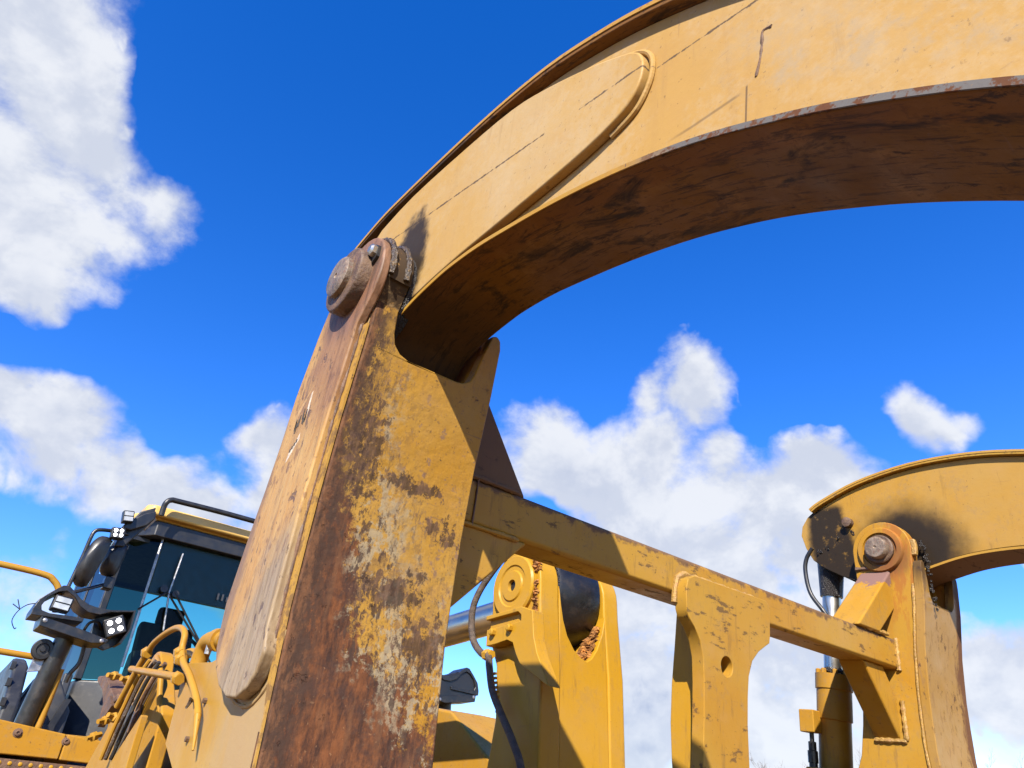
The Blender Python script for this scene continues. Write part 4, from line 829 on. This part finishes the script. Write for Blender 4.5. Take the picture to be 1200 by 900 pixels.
# seat, console, wheel
bm = B(); prism(bm, [(yc + .62, 2.40), (yc + .70, 2.46), (yc + .92, 2.96), (yc + 1.0, 2.99), (yc + 1.06, 2.94), (yc + .92, 2.40)], 0, 1.46, 1.90); se = obj('seat', bm, 'seat', cab, .05, seg=3)
bm = B(); box(bm, 1.58, 1.80, yc + .96, yc + 1.05, 2.97, 3.13); obj('headrest', bm, 'seat', se, .03)
bm = B(); prism(bm, [(yc + .08, 2.36), (yc + .20, 2.62), (yc + .30, 2.60), (yc + .34, 2.36)], 0, 1.30, 1.62); obj('console', bm, 'black', cab, .02)
bm = B(); tube(bm, [(1.65 + .18 * math.cos(a), yc + .40 + .09 * math.sin(a), 2.70 + .13 * math.sin(a)) for a in [q * math.pi / 10 for q in range(21)]], .014, 8, smooth=False); obj('steering_wheel', bm, 'black', cab)
# roof hand rail, wipers
bm = B(); tube(bm, [(1.118, 5.62, 3.50), (1.116, 5.61, 3.56), (1.122, 5.60, 3.60), (1.15, 5.60, 3.628), (1.22, 5.60, 3.634), (1.6, 5.60, 3.645), (2.1, 5.60, 3.645), (2.18, 5.60, 3.634), (2.21, 5.60, 3.60), (2.22, 5.62, 3.50)], .021, 12); obj('roof_rail', bm, 'black', cab)
for P_ in ([(1.389, yc - .03, 3.306), (1.372, yc - .035, 3.0), (1.412, yc - .03, 2.73)], [(1.36, yc - .035, 3.0), (1.765, yc - .03, 2.607)], [(1.41, yc - .035, 3.01), (1.82, yc - .03, 2.55)], [(1.35, yc - .035, 2.99), (1.198, yc - .03, 2.841)]):
    bm = B(); tube(bm, P_, .0075, 6, smooth=False); obj('wiper', bm, 'steel' if len(P_) == 3 else 'black', cab)
bm = B(); cyl(bm, (1.33, yc - .04, 3.02), (1.33, yc, 3.02), .028, 12); cyl(bm, (1.42, yc - .04, 3.0), (1.42, yc, 3.0), .026, 12); obj('wiper_hub', bm, 'black', cab)
# lettering on the glass: faint word, only its first letter readable
bm = B()
for q, (wd, ht) in enumerate(((.014, .05), (.014, .05), (.03, .035), (.03, .035), (.03, .035))): box(bm, 1.735 + q * .036, 1.735 + q * .036 + wd, yc - .007, yc - .005, 3.03, 3.03 + ht)
obj('glass_lettering', bm, 'cab', cab)
# roof corner lamps, mirror
lamp_near(.852, 5.28, 3.318, .070, .082, False, rad(-10), 0, None, 1, 2); lamp_near(.820, 5.24, 3.178, .084, .074, True, rad(-8), 0, None)
bm = B(); prism(bm, [(.84, 3.24), (.90, 3.24), (.99, 3.30), (1.03, 3.36), (1.02, 3.42), (.95, 3.38), (.86, 3.29)], 1, 5.32, 5.42); lm = obj('lamp_mount', bm, 'black', L, .01)
bm = B(); prism(bm, [(.84, 3.12), (.90, 3.13), (1.02, 3.34), (1.02, 3.46), (.93, 3.40), (.86, 3.26)], 1, 5.36, 5.60); obj('mount_arm', bm, 'black', lm, .01)
bm = B(); lathe(bm, (.98, 5.40, 3.30), (1.04, 5.38, 3.42), [(0, .03), (.10, .03)], 10); obj('mount_strut', bm, 'steel', lm)
bm = B(); tube(bm, [(.655, 5.32, 2.72), (.662, 5.32, 2.80), (.675, 5.31, 2.991), (.679, 5.30, 3.12), (.688, 5.30, 3.165), (.715, 5.30, 3.185), (.80, 5.32, 3.205), (.90, 5.36, 3.22)], .0125, 10); ma = obj('mirror_arm', bm, 'blackmetal', L)
bm = B(); tube(bm, [(.64, 5.32, 2.73), (.72, 5.32, 2.775), (.867, 5.42, 2.872), (.93, 5.6, 2.93)], .0115, 10); obj('arm_brace', bm, 'blackmetal', ma)
bm = B(); box(bm, .865, .925, 5.40, 5.48, 2.85, 2.93); obj('arm_clamp', bm, 'blackmetal', ma, .008)
def mirror(cx, cy_, cz, wd, ht, turn, tilt, par):
    Rm = Matrix.Rotation(turn, 3, 'Z') @ Matrix.Rotation(tilt, 3, 'Y')
    b2 = B()
    secs = []
    for j in range(9):
        t = j / 8; yy = t * .10; sc_ = math.sqrt(max(0, 1 - t * t)) * .92 + .08 if t else 1.
        ring = []
        for q in range(28):
            a = 2 * math.pi * q / 28; e = .55
            ring.append(b2.verts.new(Rm @ Vector((wd / 2 * sc_ * math.copysign(abs(math.cos(a)) ** e, math.cos(a)), -yy, ht / 2 * sc_ * math.copysign(abs(math.sin(a)) ** e, math.sin(a)))) + Vector((cx, cy_, cz))))
        secs.append(ring)
    for A, B2 in zip(secs, secs[1:]):
        for q in range(28): b2.faces.new((A[q], A[(q + 1) % 28], B2[(q + 1) % 28], B2[q]))
    b2.faces.new(secs[-1]); b2.faces.new(secs[0][::-1])
    o = obj('mirror', b2, 'black', par)
    b2 = B(); prism(b2, [(-wd * .44, -ht * .46), (wd * .44, -ht * .46), (wd * .44, ht * .46), (-wd * .44, ht * .46)], 1, .001, .004)
    for v_ in b2.verts: v_.co = Rm @ v_.co + Vector((cx, cy_, cz))
    obj('mirror_glass', b2, 'mirror', o); return o
mi = mirror(.750, 5.34, 2.985, .11, .35, rad(-38), rad(12), L); mi['label'] = 'black rear-view mirror beside the cab'
mirror(.885, 5.46, 3.06, .12, .24, rad(-30), rad(6), L)
bm = B(); cyl(bm, (.675, 5.31, 2.985), (.72, 5.31, 2.985), .026, 12); obj('mirror_clamp', bm, 'blackmetal', ma)
# dark side panels, steps behind the fender
bm = B(); prism(bm, [(5.55, 1.35), (5.62, 2.34), (6.25, 2.34), (6.25, 1.35)], 0, .86, .915); obj('door', bm, 'cab', cab, .015)
bm = B(); prism(bm, [(.585, 1.3), (.59, 1.95), (.62, 2.06), (.70, 2.28), (.80, 2.30), (.93, 2.10), (.93, 1.3)], 1, 5.4, 5.6); sp2 = obj('step_panel', bm, 'cab', L, .015)
bm = B(); prism(bm, [(.80, 1.3), (.83, 2.0), (.88, 2.16), (.91, 2.16), (.87, 2.0), (.85, 1.3)], 1, 5.37, 5.40); obj('panel_edge', bm, 'black', sp2)
bm = B(); box(bm, .60, .87, 5.36, 5.40, 1.98, 2.01); obj('panel_bar', bm, 'black', sp2)
bm = B(); prism(bm, [(4.9, 1.3), (4.95, 2.06), (5.15, 2.28), (5.35, 2.34), (5.9, 2.30), (6.4, 2.0), (6.4, 1.3)], 0, .52, .60); sp3 = obj('side_panel', bm, 'cab', L, .02)
for y, z in ((4.955, 2.06), (5.15, 2.27), (5.05, 2.17)):
    bm = B(); box(bm, .505, .53, y - .02, y + .02, z - .02, z + .02); obj('hinge', bm, 'black', sp3)
# rear body
bm = B(); prism(bm, [(7.3, 1.0), (7.3, 2.2), (7.5, 2.28), (9.2, 2.2), (9.35, 2.0), (9.35, .9)], 0, CX - .75, CX + .75); obj('engine_hood', bm, 'paint', L, .04)
bm = B(); box(bm, CX - .5, CX + .5, 4.9, 9.2, .75, 1.4); obj('chassis', bm, 'blackmetal', L, .03)
def wheel(x, y):
    R_ = .92; b2 = B(); lathe(b2, (x - .34, y, R_), (x + .34, y, R_), [(0, .50), (.02, .70), (.07, .86), (.14, .905), (.54, .905), (.61, .86), (.66, .70), (.68, .50)], 48)
    wl = obj('wheel', b2, 'tyre', L)
    for q in range(22):
        for sx in (-1, 1):
            a = 2 * math.pi * (q + (.5 if sx > 0 else 0)) / 22; b2 = B(); box(b2, .02, .30, -.05, .05, -.04, .03)
            mt = Matrix.Translation((x, y, R_)) @ Matrix.Rotation(a, 4, 'X') @ Matrix.Translation((0, 0, .91)) @ Matrix.Scale(sx, 4, (1, 0, 0)) @ Matrix.Rotation(rad(25), 4, 'Z')
            b2.transform(mt); obj('lug', b2, 'tyre', wl)
    b2 = B(); lathe(b2, (x - .27, y, R_), (x + .27, y, R_), [(0, .10), (.0, .22), (.10, .25), (.02, .50), (.52, .50), (.44, .25), (.54, .22), (.54, .10)], 40); obj('rim', b2, 'paint', wl)
for x in (.45, 2.89):
    for y in (4.85, 8.3): wheel(x, y)

# ------------------------------------------------------------------ bare trees along the far edge of the yard
def bare_tree(seed):
    r2 = random.Random(seed); bt = B(); bc = B()
    def limb(p, dr, ln, r, lev, bmx):
        pts = [p]; dd = dr.copy()
        for i in range(4):
            dd = (dd + Vector((r2.uniform(-.12, .12), r2.uniform(-.12, .12), r2.uniform(-.02, .12)))).normalized(); pts.append(pts[-1] + dd * ln / 4)
        r1 = max(r * .45, .008); tube(bmx, pts, lambda t: r + (r1 - r) * t, 6 if lev == 0 else (4 if lev < 2 else 3), smooth=False)
        if lev >= 4: return
        for q in range((9, 6, 5, 4)[lev]):
            i = r2.randint(1 if lev else 2, 4); a = r2.uniform(0, 6.28); u, v = frame_of(dd); sp_ = r2.uniform(.45, .95)
            nd = (dd + (u * math.cos(a) + v * math.sin(a)) * sp_ + Vector((0, 0, .25))).normalized()
            limb(pts[i], nd, ln * r2.uniform(.42, .66), max(r * .42, .009), lev + 1, bc)
    limb(Vector((0, 0, -.2)), Vector((0, 0, 1)), 7.0, .17, 0, bt)
    return bt, bc
protos = []
for sd in (3, 11, 23):
    bt, bc = bare_tree(sd); mt_ = bpy.data.meshes.new('trunk'); bt.to_mesh(mt_); bt.free(); mc_ = bpy.data.meshes.new('crown'); bc.to_mesh(mc_); bc.free()
    mt_.materials.append(M['bark']); mc_.materials.append(M['bark']); protos.append((mt_, mc_))
TL = 'bare leafless tree in the row on the horizon beyond the far upright'
for i in range(26):
    az = rad(58.5 + i * 1.2 + rnd.uniform(-.5, .5)); D_ = 88 + rnd.uniform(-9, 14)
    p = Vector((math.sin(az) * D_, math.cos(az) * D_, 0)); sc_ = rnd.uniform(.68, .84)
    tr = thing('bare_tree', TL, 'tree', (0, 0, 0), p, (0, 0, rnd.uniform(0, 6.28)), 'bare trees on the horizon'); tr.scale = (sc_,) * 3
    for nm, me_ in zip(('trunk', 'crown'), protos[i % 3]):
        o = bpy.data.objects.new(nm, me_); C.objects.link(o); o.parent = tr
for o in bpy.data.objects:
    if 'base' in o: del o['base']
